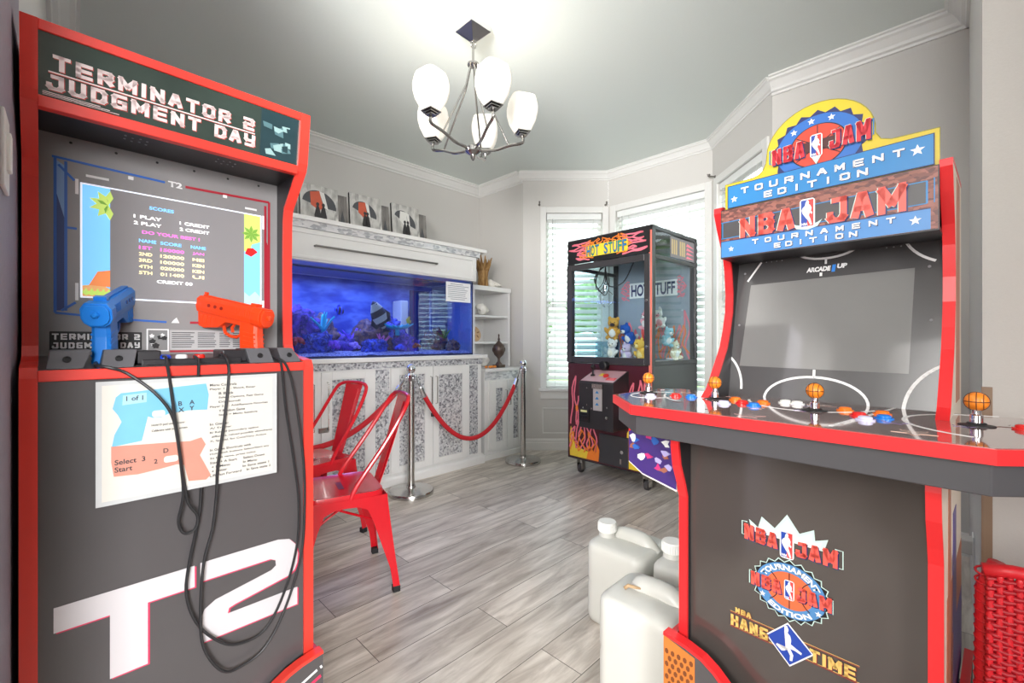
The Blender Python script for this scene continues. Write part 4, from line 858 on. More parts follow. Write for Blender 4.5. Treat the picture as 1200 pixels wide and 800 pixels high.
A.line([(cx, cz - rz_ * .66), (cx, cz + rz_ * .66)], 0.002, 6, aK); A.line([(cx - rx * .5, cz + rz_ * .4), (cx + rx * .5, cz - rz_ * .4)], 0.002, 6, aK); A.line([(cx - rx * .5, cz - rz_ * .4), (cx + rx * .5, cz + rz_ * .4)], 0.002, 6, aK)
A.poly([(cx - rx * .5, cz - .014), (cx + rx * .5, cz - .014), (cx + rx * .5, cz + .014), (cx - rx * .5, cz + .014)], 6, 17)
for a in (68, 100, 132): A.poly(star(cx + rx * .84 * math.cos(R(a)), cz + rz_ * .85 * math.sin(R(a)), 0.0085), 5, aW)
A.poly([(tx0 + 0.007, 1.508), (tx1 - 0.008, 1.508), (tx1 - 0.008, 1.578), (tx0 + 0.007, 1.573)], 7, aV)
A.poly([(tx0 + 0.009, 1.510), (tx1 - 0.010, 1.510), (tx1 - 0.010, 1.576), (tx0 + 0.009, 1.571)], 8, aS)
spaced(A, 'TOURNAMENT', 0.085, 0.418, 1.5425, 0.0175, 9, aW); spaced(A, 'EDITION', 0.145, 0.352, 1.517, 0.0175, 9, aW)
A.poly(star(0.056, 1.532, 0.010), 9, aW); A.poly(star(0.450, 1.548, 0.013), 9, aW)
for dx, dz, k, m in ((0.0025, -0.003, 11, aV), (-0.0012, 0.001, 12, aP), (0, 0, 13, 18)):
    for t, x, z, wd_, h in (('NBA', 0.156, 1.598, 0.076, 0.044), ('JAM', 0.286, 1.602, 0.082, 0.048)):
        A.block(t, x + dx, z + dz, wd_, h * .94, 0.0088, k, m, 0.0, 0.1)
A.line([(0.158, 1.64), (0.150, 1.64), (0.150, 1.604), (0.158, 1.604)], 0.0025, 11, aS); A.line([(0.366, 1.648), (0.373, 1.648), (0.373, 1.61), (0.366, 1.61)], 0.0025, 11, aS)
A.player(0.258, 1.592, 0.058, 13); A.poly([(0.246, 1.596), (0.258, 1.574), (0.270, 1.596)], 12, aP)
A.mb.build('topper_print', AM + [P('olive_edge_print', (150, 140, 40), .4, noise=.05), P('badge_blue_print', (40, 104, 184), .35, noise=.04), P('basketball_red_print', (206, 64, 44), .35, noise=.12, nscale=12), P('dark_band_print', (76, 32, 34), .35, noise=.1), P('deep_red_print', (206, 36, 52), .35, noise=.05)], top)
# riser
ry = -0.045
np_ = [(-0.022, 0.352), (0.0, 0.350), (0.04, 0.345), (0.08, 0.335), (0.11, 0.318), (0.14, 0.292), (0.17, 0.270), (0.20, 0.262), (0.253, 0.26)]
np_ = np_ + [(0.506 - a, b) for a, b in np_[::-1][1:]]
nrs = MB().box(-0.012, 0.518, 0.0, 0.48, 0, 0.26).box(-0.021, -0.006, ry + .01, 0.48, 0, 0.335).box(0.512, 0.527, ry + .01, 0.48, 0, 0.335).build('riser', BLACK, nb)
nrf = MB().prism(np_ + [(0.528, 0), (-0.022, 0)], ry, ry + 0.015, 'y').build('riser_front', CHAR, nrs)
mb = MB().ribbon(np_, 0.009, ry - 0.003, ry + 0.025, 'y'); mb.box(-0.022, -0.006, ry, 0.48, 0.334, 0.343); mb.box(0.512, 0.528, ry, 0.48, 0.334, 0.343); mb.build('edge_trim', NRED, nrf)
HONEY = P('basketball_skin_orange', (206, 120, 50), 0.5, noise=0.12); HDOT = P('basketball_dimple_brown', (122, 66, 30), 0.5, noise=0.1)
for x0, x1, sg_ in ((-0.022, 0.062, 1), (0.444, 0.528, -1)):
    mb = MB()
    topz = lambda x: 0.338 if (x < 0.03 or x > 0.476) else 0.333
    mb.prism([(x0, 0.0), (x1, 0.0), (x1, topz(x1) - 0.006), (x0, topz(x0) + 0.008)], ry - 0.001, ry, 'y', 0)
    for r_ in range(19):
        for c_ in range(5):
            a = x0 + 0.009 + c_ * 0.0165 + (0.008 if r_ % 2 else 0); b = 0.012 + r_ * 0.0165
            if a < x1 - 0.006 and b < topz(a) - 0.014: mb.prism([(a + 0.0055 * math.cos(2 * PI * k / 6 + .5), b + 0.0075 * math.sin(2 * PI * k / 6 + .5)) for k in range(6)], ry - 0.0016, ry - 0.0009, 'y', 1)
    mb.build('riser_print', [HONEY, HDOT], nrf)

# ------------------------------------------------------------------ claw machine in the bay (local y=0 front, width .8)
cl = thing('claw_machine', 'black claw machine with flame print and HOT STUFF header standing in the bay', 'claw machine', (3.03, 2.36, 0), R(-92))
CB = P('black_cabinet_paint', (42, 40, 43), 0.35, noise=0.06)
PINK = P('pink_flame_print', (240, 120, 138), .4, noise=.06); OFL = P('orange_flame_print', (244, 130, 44), .4, noise=.06); YFL = P('yellow_flame_print', (240, 206, 60), .4, noise=.06); MAR = P('maroon_print', (74, 22, 34), .4, noise=.1)
CW, CD, CZ0, CZM, CZT = 0.80, 0.735, 0.128, 0.94, 1.975
mb = MB(); mb.box(0, CW, 0.01, CD, CZ0, CZM); body = mb.build('body', CB, cl, bevel=0.004)
mb = MB()
for x in (0.0, CW - 0.045):
    mb.box(x, x + 0.045, 0.005, 0.05, CZM, CZT); mb.box(x, x + 0.045, CD - 0.045, CD, CZM, CZT)
mb.box(0, CW, 0.005, CD, CZT - 0.03, CZT); 
for x in (0.0, CW - 0.03): mb.box(x, x + 0.03, 0.05, CD - 0.045, 1.735, 1.765); mb.box(x, x + 0.03, 0.05, CD - 0.045, CZM, CZM + 0.03)
mb.build('frame', CB, cl, bevel=0.003)
# back panel printed with flames, inner floor
bk = MB().box(0.045, CW - 0.045, CD - 0.03, CD - 0.01, CZM, CZT - 0.03).build('back_panel', P('pale_grey_panel', (150, 160, 172), 0.25, noise=.05), cl)
def tongues(mb, x0, x1, z0, z1, n, y, m, wd=0.012, seed=1, horiz=0, th=0.001):
    rg = random.Random(seed)
    for i in range(n):
        a = x0 + (x1 - x0) * (i + .5) / n; hw = (x1 - x0) / n * 0.62; h = (z1 - z0) * rg.uniform(.55, 1); lean = rg.uniform(-.5, .5) * hw
        L_, R__ = [], []
        for k in range(9):
            t = k / 8; wv = hw * (1 - t) ** .7 * (0.75 + .35 * math.sin(t * 9 + i))
            cx_ = a + lean * t + hw * .35 * math.sin(t * 7 + i * 2)
            L_.append((cx_ - wv, z0 + h * t)); R__.append((cx_ + wv, z0 + h * t))
        pts = L_ + R__[::-1]
        if horiz: pts = [(q[1], q[0]) if horiz > 0 else (z0 - (q[1] - z0), q[0]) for q in pts]
        mb.ribbon(pts, wd, y - th, y, 'y', m)
mb = MB(); yb = CD - 0.0305
tongues(mb, 0.06, 0.74, 0.97, 1.42, 9, yb, 0, 0.014, 4); tongues(mb, 0.06, 0.74, 0.97, 1.3, 8, yb - .001, 1, 0.012, 9)
mb.prism([(0.17, 1.52), (0.64, 1.52), (0.64, 1.66), (0.17, 1.66)], yb - .002, yb, 'y', 3); tongues(mb, 1.5, 1.68, 0.64, 0.74, 4, yb - .002, 0, 0.01, 3, 1); tongues(mb, 1.5, 1.68, 0.17, 0.07, 4, yb - .002, 0, 0.01, 5, 1)
mb.text('HOT STUFF', 0.19, 1.535, 0.43, 0.11, yb - .003, 2, 0.03)
mb.build('flame_print', [PINK, OFL, P('dark_blue_lettering', (34, 44, 96), .4, noise=0), PRINTW], bk)
MB().box(0.045, CW - 0.045, 0.05, CD - 0.03, CZM, CZM + 0.012).build('prize_floor', P('pale_floor_panel', (206, 206, 204), .5, noise=.03), cl)
mb = MB(); mb.box(0.06, 0.30, 0.06, 0.064, 0.95, 1.12); mb.box(0.30, 0.304, 0.06, 0.32, 0.95, 1.12); mb.box(0.06, 0.30, 0.32, 0.324, 0.95, 1.12); mb.build('prize_chute', pane('chute_acrylic', (230, 240, 244)), cl)
# front door: frame around the window, header with the name
mb = MB(); fx0, fx1, fz0, fz1 = 0.05, 0.737, 0.995, 1.716
for q in ((0.002, fx0, 0.945, 1.765), (fx1, 0.785, 0.945, 1.765), (fx0, fx1, 0.945, fz0), (fx0, fx1, fz1, 1.765)): mb.box(q[0], q[1], -0.006, 0.014, q[2], q[3])
dr = mb.build('front_door', P('dark_grey_metal', (66, 64, 66), 0.35, .3, noise=.05), cl, bevel=0.003)
MB().box(fx0, fx1, 0.002, 0.006, fz0, fz1).build('window_pane', pane('claw_glass', (244, 250, 252)), dr)
for z in (1.08, 1.42):
    MB().lathe([(0.011, 0), (0.011, 0.012), (0.008, 0.014)], (0.762, -0.006, z), 14, rot=Euler((R(90), 0, 0))).build('door_lock', CHROME, dr)
hd = MB().box(0.01, 0.785, -0.004, 0.012, 1.772, 1.962).build('header_panel', INK, cl)
mb = MB(); yh = -0.0042
tongues(mb, 1.79, 1.94, 0.55, 0.77, 5, yh, 0, 0.011, 2, 1); tongues(mb, 1.79, 1.94, 0.24, 0.025, 5, yh, 0, 0.011, 8, 1); tongues(mb, 1.80, 1.93, 0.5, 0.66, 4, yh - .001, 1, 0.007, 3, 1); tongues(mb, 1.80, 1.93, 0.28, 0.12, 4, yh - .001, 1, 0.007, 6, 1)
tongues(mb, 0.2, 0.6, 1.905, 1.955, 6, yh, 1, 0.007, 5)
mb.prism(rrect(0.205, 0.60, 1.812, 1.905, 0.012), yh - .002, yh, 'y', 2)
for i, ch in enumerate('HOT STUFF'):
    if ch != ' ': mb.text(ch, 0.213 + i * 0.0425, 1.815, 0.038, 0.087, yh - .0035, 3, 0.03); mb.text(ch, 0.2165 + i * 0.0425, 1.819, 0.033, 0.080, yh - .0045, (5, 4)[i % 2], 0.0)
mb.build('header_print', [PINK, OFL, YFL, NAVY, P('teal_print', (40, 150, 130), .4, noise=0), SKY, P('lime_print', (190, 200, 60), .4, noise=0), INK], hd)
# side panes with a printed strip on top
for x0, nm in ((CW - 0.012, 1), (0.006, 0)):
    sp_ = MB().box(x0, x0 + 0.006, 0.05, CD - 0.045, CZM + 0.03, CZT - 0.03).build('side_pane', pane('claw_glass', (244, 250, 252)), cl)
mb = MB(); xs_ = CW + 0.0005
def sp(pts, m, k=1): mb.prism(pts, xs_ - 0.0075, xs_ - 0.006 + 0.001 * k, 'x', m)
sp([(0.28, 1.775), (CD - 0.05, 1.775), (CD - 0.05, 1.935), (0.28, 1.935)], 0)
for i in range(7):
    y = 0.30 + i * 0.033; sp([(y, 1.80), (y + 0.022, 1.80), (y + 0.022, 1.915), (y, 1.915)], 1 if i != 3 else 0, 2)
for i in range(4): sp([(0.54, 1.79 + i * 0.033), (0.68, 1.795 + i * 0.03), (0.56, 1.81 + i * 0.034)], 2, 2)
mb.build('side_print', [P('grey_sticker', (120, 112, 116), .4, noise=.1), P('tan_lettering', (196, 170, 120), .4, noise=.1), PINK], cl)
# pink-orange trim strip along the front right post
MB().box(CW - 0.026, CW - 0.004, -0.003, 0.006, 0.13, CZT - 0.04).build('post_strip', P('salmon_strip', (232, 120, 104), .4, noise=.12, nscale=8), cl)
# flame art around the lower front
mb = MB(); yf = 0.0095
mb.box(0.005, CW - 0.03, yf - 0.001, yf, 0.14, 0.935, 3)
mb.prism([(0.025, 0.15), (0.31, 0.15), (0.30, 0.19), (0.2, 0.215), (0.08, 0.24), (0.06, 0.34), (0.035, 0.40), (0.02, 0.32)], yf - .002, yf, 'y', 2)
mb.prism([(0.57, 0.15), (0.77, 0.15), (0.77, 0.19), (0.66, 0.22), (0.63, 0.36), (0.61, 0.46), (0.585, 0.42)], yf - .002, yf, 'y', 2)
mb.prism([(0.2, 0.15), (0.32, 0.15), (0.33, 0.24), (0.3, 0.30), (0.27, 0.22), (0.23, 0.27)], yf - .003, yf, 'y', 1)
tongues(mb, 0.02, 0.30, 0.22, 0.52, 4, yf - .002, 0, 0.013, 1); tongues(mb, 0.03, 0.29, 0.20, 0.42, 3, yf - .003, 1, 0.011, 7); tongues(mb, 0.03, 0.16, 0.42, 0.84, 2, yf - .002, 0, 0.013, 2)
tongues(mb, 0.59, 0.76, 0.20, 0.5, 3, yf - .002, 1, 0.012, 3); tongues(mb, 0.6, 0.76, 0.55, 0.86, 3, yf - .002, 0, 0.012, 5)
mb.ball((0.10, yf - .003, 0.56), (0.014, 0.001, 0.03), 8, 1)
mb.build('flame_print', [PINK, OFL, YFL, MAR], body)
# control box with joystick, coin slot and bill acceptor
cbx = MB().prism([(-0.20, 0.455), (-0.20, 0.80), (-0.19, 0.815), (0.012, 0.895), (0.012, 0.455)], 0.285, 0.60, 'x').build('control_box', CB, cl, bevel=0.004)
mb = MB(); mb.prism([(-0.188, 0.8165), (-0.005, 0.889), (-0.005, 0.891), (-0.188, 0.8185)], 0.295, 0.59, 'x', 0)
mb.prism([(-0.16, 0.8295), (-0.12, 0.8455), (-0.12, 0.8468), (-0.16, 0.8308)], 0.50, 0.58, 'x', 1); mb.prism([(-0.10, 0.853), (-0.06, 0.869), (-0.06, 0.8704), (-0.10, 0.8544)], 0.40, 0.45, 'x', 2)
mb.build('console_print', [P('rose_console_print', (196, 150, 156), .35, noise=.15, nscale=20), NRED, YFL], cbx)
mb = MB(); mb.lathe([(0.02, 0), (0.018, 0.01), (0.007, 0.014), (0.007, 0.06)], (0.345, -0.10, 0.85), 14); mb.ball((0.345, -0.10, 0.922), 0.019, 14); mb.build('joystick', INK, cbx, smooth=True)
MB().lathe([(0.022, 0), (0.022, 0.012), (0.016, 0.016), (0, 0.017)], (0.47, -0.1, 0.853), 16, rot=Euler((R(22), 0, 0))).build('push_button', P('red_push_button', (210, 50, 46), .3, noise=0), cbx, smooth=True)
MB().lathe([(0.035, 0), (0.035, 0.045), (0.026, 0.05)], (0.40, -0.006, 0.93), 18, rot=Euler((R(90), 0, 0))).build('round_lock', INK, dr)  # black cylinder lock on the front frame, gives no light
cp_ = MB().box(0.425, 0.505, -0.206, -0.199, 0.60, 0.80).build('coin_plate', P('pale_metal', (196, 190, 188), .35, .4, noise=.08), cbx, bevel=0.002)
mb = MB(); mb.box(0.418, 0.512, -0.212, -0.2, 0.765, 0.80); mb.build('coin_slot', STEEL, cp_); mb = MB()
for k in range(3): mb.prism([(0.445, 0.73 - k * .045), (0.48, 0.73 - k * .045), (0.4625, 0.75 - k * .045)], -0.2068, -0.206, 'y')
mb.build('coin_print', SKY, cp_)
mb = MB(); mb.box(0.295, 0.39, -0.214, -0.199, 0.50, 0.60); mb.box(0.305, 0.38, -0.226, -0.212, 0.535, 0.555); ba = mb.build('bill_acceptor', INK, cbx, bevel=0.003)
MB().box(0.315, 0.375, -0.2155, -0.213, 0.578, 0.594).build('yellow_label', P('pale_yellow_label', (214, 214, 150), .5, noise=0), ba)
for a, b in ((0.545, 0.555), (0.365, 0.765), (0.365, 0.635), (0.33, 0.61), (0.41, 0.61), (0.55, 0.63)): MB().lathe([(0.012 if a == .545 else 0.006, 0), (0.012 if a == .545 else 0.006, 0.006)], (a, -0.199, b), 12, rot=Euler((R(90), 0, 0))).build('lock' if a == .545 else 'screw', CHROME, cbx)
pd = MB().box(0.335, 0.60, -0.004, 0.012, 0.150, 0.385).build('prize_door', P('grey_black_door', (56, 55, 58), .4, noise=.05), cl, bevel=0.004)
MB().lathe([(0.014, 0), (0.014, 0.012)], (0.552, -0.004, 0.27), 14, rot=Euler((R(90), 0, 0))).build('lock', CHROME, pd); MB().box(0.53, 0.545, -0.008, -0.003, 0.175, 0.215).build('latch', STEEL, pd)
for x in (0.085, 0.715):
    for y in (0.08, CD - 0.08):
        cst = MB().box(x - 0.04, x + 0.04, y - 0.04, y + 0.04, 0.118, 0.128).box(x - 0.028, x - 0.022, y - 0.02, y + 0.024, 0.03, 0.118).box(x + 0.022, x + 0.028, y - 0.02, y + 0.024, 0.03, 0.118).build('caster', STEEL, cl)
        MB().lathe([(0.03, -0.018), (0.038, -0.012), (0.038, 0.012), (0.03, 0.018)], (x, y + 0.005, 0.038), 20, rot=Euler((0, R(90), 0))).build('wheel', P('grey_rubber_wheel', (70, 66, 66), .6, noise=.1), cst, smooth=True)
# gantry, claw and its loose cables
mb = MB(); mb.box(0.05, 0.75, 0.28, 0.31, 1.88, 1.91); mb.box(0.05, 0.75, 0.42, 0.45, 1.88, 1.91); mb.box(0.09, 0.2, 0.25, 0.48, 1.80, 1.88); mb.build('gantry', P('grey_metal', (140, 134, 128), .35, .5, noise=.05), cl, bevel=0.003)
mb = MB(); mb.tube([(0.14, 0.36, 1.8), (0.14, 0.36, 1.62)], 0.006, 8); mb.lathe([(0.028, 0), (0.028, 0.05), (0.012, 0.06)], (0.14, 0.36, 1.57), 16)
for k in range(3):
    a = 2 * PI * k / 3 + .4; d = Vector((math.cos(a), math.sin(a), 0))
    mb.tube([Vector((0.14, 0.36, 1.575)) + d * .02, Vector((0.14, 0.36, 1.53)) + d * .07, Vector((0.14, 0.36, 1.46)) + d * .06, Vector((0.14, 0.36, 1.43)) + d * .02], 0.0045, 6)
mb.build('claw', CHROME, cl, smooth=True)
mb = MB()
for k in range(4): mb.tube(smooth_path([(0.12 + .02 * k, 0.33, 1.80), (0.09 - .01 * k, 0.3, 1.68), (0.10 + .03 * k, 0.28, 1.58 - .02 * k), (0.16 + .02 * k, 0.3, 1.64), (0.15, 0.34, 1.76)], 5), 0.0035, 6)
mb.tube(smooth_path([(0.18, 0.3, 1.8), (0.25, 0.25, 1.6), (0.36, 0.3, 1.62), (0.42, 0.36, 1.78), (0.44, 0.4, 1.9)], 6), 0.005, 6)
mb.build('loose_cable', INK, cl, smooth=True)

# soft toys heaped inside
def toy(desc, lx, ly, lz, s, col, belly, rot, ears=1, face=None):
    M = Matrix.Translation((3.03, 2.36, 0)) @ Matrix.Rotation(R(-92), 4, 'Z'); p = M @ Vector((lx, ly, lz))
    t = thing('plush_toy', desc, 'plush toy', p, 0, 'plush toys inside the claw machine'); t.rotation_euler = (rot[0], rot[1], R(-92) + rot[2])
    fur = P('plush_' + '_'.join(str(c) for c in col), col, 0.95, noise=.12, nscale=150, bump=.5); fb = P('plush_' + '_'.join(str(c) for c in belly), belly, 0.95, noise=.12, nscale=150, bump=.5)
    mb = MB(); mb.ball((0, 0, 0), (s * .5, s * .42, s * .55), 16)
    for q in (-1, 1): mb.ball((q * s * .5, -s * .15, s * .12), (s * .17, s * .16, s * .32), 10, rot=Euler((0, q * .6, 0))); mb.ball((q * s * .32, -s * .35, -s * .4), (s * .2, s * .34, s * .18), 10)
    mb.build('body', fur, t, smooth='all')
    MB().ball((0, -s * .2, -s * .02), (s * .34, s * .26, s * .4), 12).build('belly', fb, t, smooth='all')
    h = MB().ball((0, -s * .08, s * .8), (s * .46, s * .42, s * .42), 16).build('head', fur, t, smooth='all')
    MB().ball((0, -s * .42, s * .7), (s * .22, s * .18, s * .16), 12).build('muzzle', face and P('plush_' + '_'.join(str(c) for c in face), face, 0.95, noise=.1, bump=.3) or fb, h, smooth='all')
    for q in (-1, 1):
        MB().ball((q * s * .33, 0, s * 1.12), (s * .15, s * .08, s * (.18 if ears == 1 else .36)), 10).build('ear', fur, h, smooth='all')
        MB().ball((q * s * .16, -s * .44, s * .88), s * .055, 8).build('eye', INK, h, smooth='all')
    MB().ball((0, -s * .58, s * .74), (s * .07, s * .05, s * .05), 8).build('nose', INK, h, smooth='all')
W__, BL_, YE_, PK_, RD_, BR_, GY_, TL_ = (232, 230, 226), (40, 88, 176), (236, 190, 84), (240, 168, 178), (216, 84, 84), (176, 116, 70), (190, 190, 196), (150, 200, 216)
for a in (('amber and dark plush toy with pale muzzle, topmost on the heap in the claw machine', .26, .30, 1.20, .105, (214, 160, 70), W__, (.2, .1, .4), 1, (70, 50, 40)),
          ('blue plush toy with white belly in the middle of the heap', .44, .28, 1.15, .10, BL_, W__, (.3, -.3, -.3), 1),
          ('white plush toy with round muzzle lying at the front of the heap', .31, .20, 1.03, .09, W__, (244, 236, 220), (.1, .2, .2), 1),
          ('pale lilac plush toy squeezed low between white and yellow toys', .45, .22, 1.01, .085, (206, 190, 220), W__, (.3, .3, -.2), 1),
          ('yellow plush toy by the right end of the machine front window', .60, .20, 1.02, .10, YE_, (244, 220, 150), (.1, -.2, -.3), 1),
          ('coral red plush toy wedged above the yellow toy', .60, .30, 1.17, .09, RD_, PK_, (.4, .4, .3), 1),
          ('small pink plush toy high at the back of the heap', .52, .40, 1.27, .085, PK_, W__, (.1, .2, -.4), 2),
          ('long-eared white plush toy propped on top by the salmon post', .63, .42, 1.28, .085, W__, PK_, (.2, -.2, .3), 2),
          ('grey plush toy half buried behind the white toy', .36, .42, 1.05, .11, GY_, W__, (.2, .1, .6), 1),
          ('pale blue plush toy seen through the side glass', .68, .44, 1.13, .085, TL_, W__, (.1, .2, 1.2), 1),
          ('cream plush toy low behind the side glass', .67, .60, 1.02, .085, (236, 226, 196), W__, (.1, -.2, 1.3), 1),
          ('brown plush toy at the bottom of the heap beside the chute', .38, .55, 1.02, .09, BR_, (216, 180, 140), (.1, .2, .2), 1)):
    toy(*a)

# ------------------------------------------------------------------ venetian blinds
BLW = P('blind_white', (236, 238, 236), 0.45, noise=0.02)
for i, ((bx, by, bd), wl, wx0, wx1) in enumerate(BAY):
    b = thing('window_blind', ['white slatted blind in the narrow left bay window', 'white slatted blind in the wide middle bay window behind the claw machine', 'white slatted blind in the far bay window above the basketball cabinet'][i], 'window blind', (bx, by, 0), R(bd), 'slatted blinds in the bay')
    x0, x1 = wx0 + 0.008, wx1 - 0.008
    MB().box(x0, x1, 0.006, 0.06, WZ1 - 0.062, WZ1 - 0.002).build('head_rail', BLW, b, bevel=0.003)
    mb = MB(); z = WZ1 - 0.085
    while z > WZ0 + 0.045:
        a = R(42); dy, dz = 0.0325 * math.cos(a), 0.0325 * math.sin(a)
        mb.prism([(0.035 - dy, z - dz), (0.035, z + 0.002), (0.035 + dy, z + dz), (0.035 + dy, z + dz + 0.0022), (0.035, z + 0.0044), (0.035 - dy, z - dz + 0.0022)], x0, x1, 'x'); z -= 0.062
    mb.build('slats', BLW, b)
    MB().box(x0, x1, 0.012, 0.058, WZ0 + 0.003, WZ0 + 0.021).build('bottom_rail', BLW, b, bevel=0.002)
    mb = MB()
    for f in (0.15, 0.85): 
        x = x0 + (x1 - x0) * f
        mb.box(x - 0.001, x + 0.001, 0.0085, 0.0105, WZ0 + 0.02, WZ1 - 0.06); mb.box(x - 0.001, x + 0.001, 0.0605, 0.0625, WZ0 + 0.02, WZ1 - 0.06)
    mb.build('ladder_cord', P('blind_cord', (206, 206, 202), .7, noise=0), b)
    MB().tube([(x0 + 0.06, 0.002, WZ1 - 0.06), (x0 + 0.062, -0.001, WZ1 - 0.5), (x0 + 0.062, -0.001, 1.45)], 0.0035, 8).build('tilt_wand', P('clear_wand', (190, 194, 194), .25, noise=0), b, smooth=True)
HK = P('pewter_metal', (120, 116, 112), 0.35, 0.8, noise=.05)
for k, (i, x, z, lab) in enumerate(((0, 0.168, 2.53, 'small pewter curtain bracket at the upper left corner of the left bay window'), (0, 0.852, 2.53, 'small pewter curtain bracket between the left and middle bay windows'), (2, 0.05, 2.53, 'small pewter curtain bracket between the middle and far bay windows'))):
    (bx, by, bd) = BAY[i][0]; M = Matrix.Translation((bx, by, 0)) @ Matrix.Rotation(R(bd), 4, 'Z')
    t = thing('curtain_bracket', lab, 'curtain bracket', M @ Vector((x, 0, z)), R(bd), 'curtain brackets on the bay windows')
    MB().lathe([(0.012, 0), (0.012, 0.004), (0.005, 0.006), (0.005, 0.05)], rot=Euler((R(90), 0, 0)), seg=12).build('bracket_stem', HK, t, smooth=True)
    mb = MB(); mb.tube([(0, -0.03, 0), (0, -0.05, -0.004), (0, -0.064, 0.006), (0, -0.066, 0.02)], 0.0045, 8); mb.ball((0, -0.05, 0.014), 0.009, 10); mb.build('hook', HK, t, smooth=True)

# ------------------------------------------------------------------ fish tank on its mosaic cabinet
MOS = blotch('mirror_mosaic', [(236, 236, 238), (178, 178, 182), (212, 214, 216), (140, 140, 146), (226, 226, 228), (196, 198, 202)], 78, 0.18, 'voronoi', (1, 1, 1), 0.25, 0.25)
MOSL = blotch('light_mosaic', [(240, 240, 240), (206, 208, 210), (228, 228, 230), (184, 186, 190), (236, 236, 236)], 52, 0.2, 'voronoi', (0.55, 1, 1.3), 0.2, 0.25)
FURN = P('white_cabinet_lacquer', (228, 227, 225), 0.35, noise=0.02)
GAP = P('shadow_grey_seam', (150, 148, 146), 0.6, noise=0)
st = thing('tank_cabinet', 'long white cabinet with mirror mosaic door panels carrying the fish tank', 'cabinet', (0, 0, 0))
SY = 3.10
mb = MB(); mb.box(0.74, 2.705, SY + 0.008, 3.80, 0.07, 0.965); mb.box(0.74, 2.72, SY - 0.03, 3.80, 0.0, 0.055); mb.prism([(SY - 0.03, 0.055), (SY - 0.022, 0.07), (SY + 0.008, 0.085), (3.7, 0.085), (3.7, 0.055)], 0.74, 2.72, 'x')
mb.build('carcass', FURN, st, bevel=0.003)
mb = MB(); mb.box(0.74, 2.708, SY - 0.004, SY + 0.008, 0.915, 0.963); mb.box(2.705, 2.71, SY + 0.0, 3.79, 0.915, 0.963); mb.build('mosaic_frieze', MOS, st)
for x0, x1 in ((1.645, 1.755), (2.56, 2.652)): MB().box(x0, x1, SY - 0.004, SY + 0.009, 0.10, 0.905).build('mosaic_pilaster', MOS, st)
def cab_door(parent, x0, x1, z0, z1, px0, px1, pz0, pz1, y, hx, hz0, hz1):
    mb = MB()
    for q in ((x0, px0, z0, z1), (px1, x1, z0, z1), (px0, px1, z0, pz0), (px0, px1, pz1, z1)): mb.box(q[0], q[1], y - 0.018, y + 0.0, q[2], q[3])
    mb.box(px0, px1, y - 0.008, y, pz0, pz1)
    d = mb.build('door', FURN, parent, bevel=0.002)
    MB().box(px0 + .002, px1 - .002, y - 0.0105, y - 0.007, pz0 + .002, pz1 - .002).build('mosaic_panel', MOS, d)
    mb = MB(); mb.tube([(hx, y - 0.018, hz0), (hx, y - 0.042, hz0 + 0.004), (hx, y - 0.042, hz1 - 0.004), (hx, y - 0.018, hz1)], 0.005, 8); mb.build('handle', STEEL, d, smooth=True)
    return d
cab_door(st, 0.77, 1.2, 0.095, 0.905, 0.86, 1.11, 0.15, 0.85, SY + 0.008, 1.175, 0.5, 0.83)
d1 = cab_door(st, 1.235, 1.632, 0.095, 0.905, 1.309, 1.556, 0.15, 0.85, SY + 0.008, 1.274, 0.50, 0.835)
d2 = cab_door(st, 1.768, 2.156, 0.095, 0.912, 1.841, 2.079, 0.14, 0.855, SY + 0.008, 2.132, 0.60, 0.83)
cab_door(st, 2.162, 2.55, 0.095, 0.912, 2.218, 2.471, 0.14, 0.84, SY + 0.008, 2.186, 0.60, 0.83)
MB().box(2.135, 2.19, SY - 0.024, SY - 0.009, 0.495, 0.525).build('latch', P('dark_latch', (70, 68, 70), .4, .5, noise=0), d2, bevel=0.002)
MB().box(1.21, 1.28, SY - 0.026, SY - 0.009, 0.49, 0.525).build('latch', STEEL, d1, bevel=0.002)
tag(MB().box(0.73, 2.752, SY - 0.03, 3.83, 0.966, 1.0).build('cabinet_top', FURN, bevel=0.004), 'white slab top of the long cabinet beneath the fish tank', 'cabinet top')

tk = thing('fish_tank', 'long glass fish tank glowing blue on the white mosaic cabinet', 'fish tank', (0, 0, 1.0005))
TX0, TX1, TY0, TY1, TH = 0.78, 2.625, 3.14, 3.78, 0.665
GL = pane('tank_glass', (214, 226, 250), 2.2, 1.5)
MB().box(TX0, TX1, TY0, TY0 + 0.012, 0.0, TH).build('front_pane', GL, tk); MB().box(TX1 - 0.012, TX1, TY0 + 0.012, TY1, 0.0, TH).build('end_pane', GL, tk); MB().box(TX0, TX0 + 0.012, TY0 + 0.012, TY1, 0.0, TH).build('end_pane', GL, tk)
MB().box(TX0, TX1, TY1, TY1 + 0.012, 0.0, TH).build('back_pane', blotch('tank_blue_backing', [(44, 58, 140), (62, 84, 168), (110, 134, 200), (48, 66, 156)], 4.5, .35, 'noise', (1, 1, 2.4), interp='LINEAR'), tk)
MB().box(TX0, TX1, TY0, TY1 + .012, -0.0002, 0.008).build('base_pane', P('tank_dark_base', (50, 52, 90), .5, noise=.1), tk)
mb = MB(); mb.box(TX0 - .002, TX1 + .002, TY0 - 0.004, TY0 + 0.0, 0.0, 0.014); mb.box(TX1 - .004, TX1 + .003, TY0 - .004, TY0 + 0.004, 0.0, TH); mb.build('corner_seal', P('dark_blue_seal', (30, 34, 74), .4, noise=0), tk)
